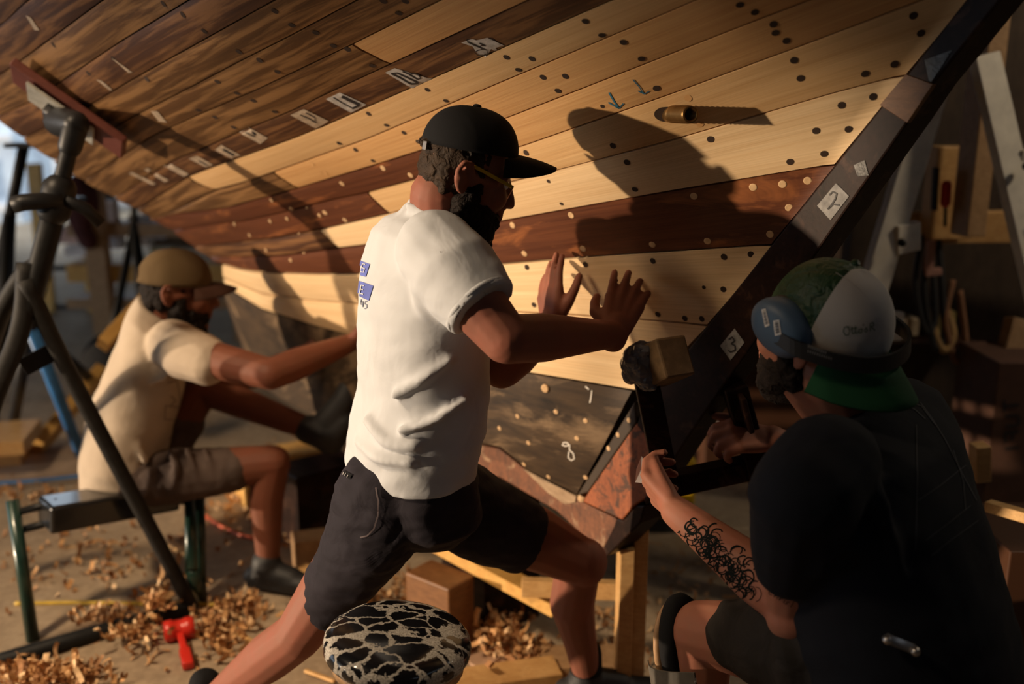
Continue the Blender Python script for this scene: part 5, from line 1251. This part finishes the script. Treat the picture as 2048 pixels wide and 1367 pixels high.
# leather knee pad
tanl = plain('tan_leather', (.34, .20, .10), .6, sc=30); grl = plain('grey_leather', (.085, .075, .062), .6, sc=30)
kd = (kc1-hc1).normalized(); 
b = B(); c0 = kc1+kd*.045; a_, c_ = frame_of(kd, V((0, 0, 1)))
zax = V((0, 0, 1)); sx = kd.cross(zax).normalized(); zz = sx.cross(kd).normalized()
def pad(off, w, h, th, up):
    return [[c0+kd*(off+t)+sx*(w*e*math.cos(k*math.pi/14))+zz*(h*e*math.sin(k*math.pi/14)+up) for k in range(28)] for t, e in ((0, .8), (.004, .95), (th*.5, 1), (th-.004, .95), (th, .8))]
b.rings(pad(-.012, .066, .105, .034, -.035)); link('knee_pad_lining', b.mesh(), black_cloth, manC, True, 'black felt knee pad lining')
b = B(); b.rings(pad(.018, .068, .098, .018, -.045)); kp = link('knee_pad', b.mesh(), tanl, manC, True, 'tan leather knee pad')
b = B(); 
st = bez([c0+kd*.03-sx*.066+V((0, 0, -.085)), c0+kd*.01+sx*-.082+V((0, 0, -.09)), c0+kd*-.03-sx*.088+V((0, 0, -.088)), c0-kd*.085-sx*.075+V((0, 0, -.085))], 12)
rs = []
for i, p in enumerate(st): rs.append([p+zz*.035, p+zz*.035+sx*.004, p-zz*.06+sx*.004, p-zz*.06])
b.rings(rs); kst = link('knee_pad_strap', b.mesh(), grl, manC, False, 'grey leather knee pad strap with lettering')
KBV = bvh_of([kst]); d = Decal(KBV, .0012)
for g, dx in (([(0, -1), (0, 0), (.6, 0)], 0), ([(.55, -1), (0, -1), (0, 0), (.6, 0)], .95), ([(0, -.5), (.5, -.5)], .95), ([(0, 0), (.35, -1), (.7, 0)], 1.85), ([(.12, -.4), (.55, -.4)], 1.85), ([(0, -1), (.7, -1)], 2.75), ([(.35, -1), (.35, 0)], 2.75)):
    d.stroke([(1390+(u+dx)*17, 1363+v*17-(u+dx)*2.5) for u, v in g], 3.4, 2)
for k in range(6): d.stroke([(1386+k*5.5, 1340-k*.3), (1388+k*5.5, 1344-k*.3)], 2.4, 2)
link('strap_lettering', d.b.mesh(), plain('stamp_grey', (.40, .40, .41), .7, bumpy=0), kst, False)
for ank in (ac1, ac2):
    b = B(); foot(b, ank, V((-.8, .55, 0))); link('shoe', skin(b.mesh(), .008, 3), black_rubber, manC)
# tattoos: inked into the forearm and upper arm as flat linework
CBV = bvh_of([o for o in manC.children if o.name.startswith('body')])
d = Decal(CBV, .0006); rnd = random.Random(5)
def swirl(cx, cy, r, n):
    for _ in range(n):
        x = cx+rnd.uniform(-r, r); y = cy+rnd.uniform(-r, r)*.8; a = rnd.uniform(0, 6.28); pts = []
        for k in range(9): pts.append((x, y)); a += rnd.uniform(.2, .75); x += 5*math.cos(a); y += 5*math.sin(a)
        d.stroke(pts, rnd.uniform(1.3, 3.2), 2.5)
for cx, cy, r, n in ((1385, 1062, 15, 16), (1412, 1088, 20, 24), (1440, 1115, 24, 30), (1468, 1145, 26, 30), (1490, 1165, 22, 18)): swirl(cx, cy, r, n)
script(d, 1535, 1185, 15, .55, [([(.7, -.9), (.2, -.9), (0, -.4), (.3, 0), (.7, -.1)], 0), ([(.1, -1), (.1, 0), (.3, -.5), (.55, -.4), (.6, 0)], .9), ([(.1, -.4), (.1, 0), (.3, -.45), (.5, -.4)], 1.7), ([(.1, -.5), (.1, 0)], 2.4), ([(.5, -.5), (.1, -.4), (.3, -.15), (.0, 0)], 2.7), ([(.2, -1), (.2, 0)], 3.4)], 1.4)
d.stroke([(1552, 1166), (1570, 1180), (1590, 1195), (1612, 1205)], 3, 3); d.stroke([(1565, 1172), (1580, 1180), (1600, 1190)], 2, 3)
link('tattoo', d.b.mesh(), plain('tattoo_ink', (.007, .009, .008), .8, bumpy=0, spec=.05), manC, False, 'dark tattoo linework on the arm')['kind'] = 'stuff'
# paper scrap pinched in the left hand, seat under him
pp = P(1281, 945, 1.86); b = B(); b.slab([pp+V((-.01, 0, -.02)), pp+V((.008, 0, -.022)), pp+V((.012, .01, .018)), pp+V((.002, .012, .03)), pp+V((-.008, .004, .006))], V((.001, .002, 0))); tag(link('paper_scrap', b.mesh(), plain('white_paper', (.7, .68, .66), .8, bumpy=0), None, False), 'white scrap of paper pinched by the man in navy', 'paper')
b = B(); cx, cy = hipC.x+.02, hipC.y+.05; zt = .44
b.box((cx, cy, zt/2), .42, .40, zt, Matrix.Rotation(.3, 3, 'Z')); tag(link('wooden_box', b.mesh(.006), pine_grey, None, False), 'wooden box seat under the man in navy', 'box')

# ---------------------------------------------------------------- the big wooden clamp and its padding
clamp = thing('clamp', P(1340, 1000, 2.0), 'large dark wooden clamp with block and taped jaw held against the stem', 'clamp')
b = B(); b.beam(P(1288, 740, 2.02), P(1338, 985, 1.98), .05, .045, V((0, 1, 0))); link('jaw_arm', b.mesh(.004), dark_timber, clamp, False)
b = B(); b.beam(P(1318, 972, 1.99), P(1540, 925, 2.06), .045, .048, V((0, 0, 1))); link('bar', b.mesh(.004), dark_timber, clamp, False)
b = B(); b.beam(P(1468, 770, 2.04), P(1528, 985, 2.04), .05, .05, V((0, 1, 0))); b.beam(P(1482, 790, 2.0), P(1500, 860, 2.0), .012, .05, V((0, 1, 0))); link('handle', b.mesh(.004), dark_timber, clamp, False)
b = B(); b.beam(P(1296, 738, 2.03), P(1352, 712, 1.95), .075, .085, V((0, 0, 1))); link('clamp_block', b.mesh(.005), plain('end_grain_block', (.20, .125, .06), .7, sc=50), clamp, False, 'tan softwood clamp block')
b = B(); q = P(1282, 730, 2.0)
b.ell(q, .045, .04, .045); b.cap(P(1262, 708, 1.99), P(1300, 690, 2.0), .018, .012); b.cap(P(1262, 720, 1.98), P(1300, 768, 1.97), .022, .02); b.cap(P(1280, 700, 1.97), P(1310, 694, 1.98), .014, .006)
tape = plain('grey_plastic_wrap', (.13, .14, .17), .28, var=.2, sc=20, bumpy=.3, spec=.7)
link('plastic_wrap', ruffle(skin(b.mesh(), .006, 1), lambda p, n: .016*abs(nz(p, 30, 2))+.006*abs(nz(p, 70, 5))-.006), tape, clamp, False, 'crinkled grey plastic wrap')
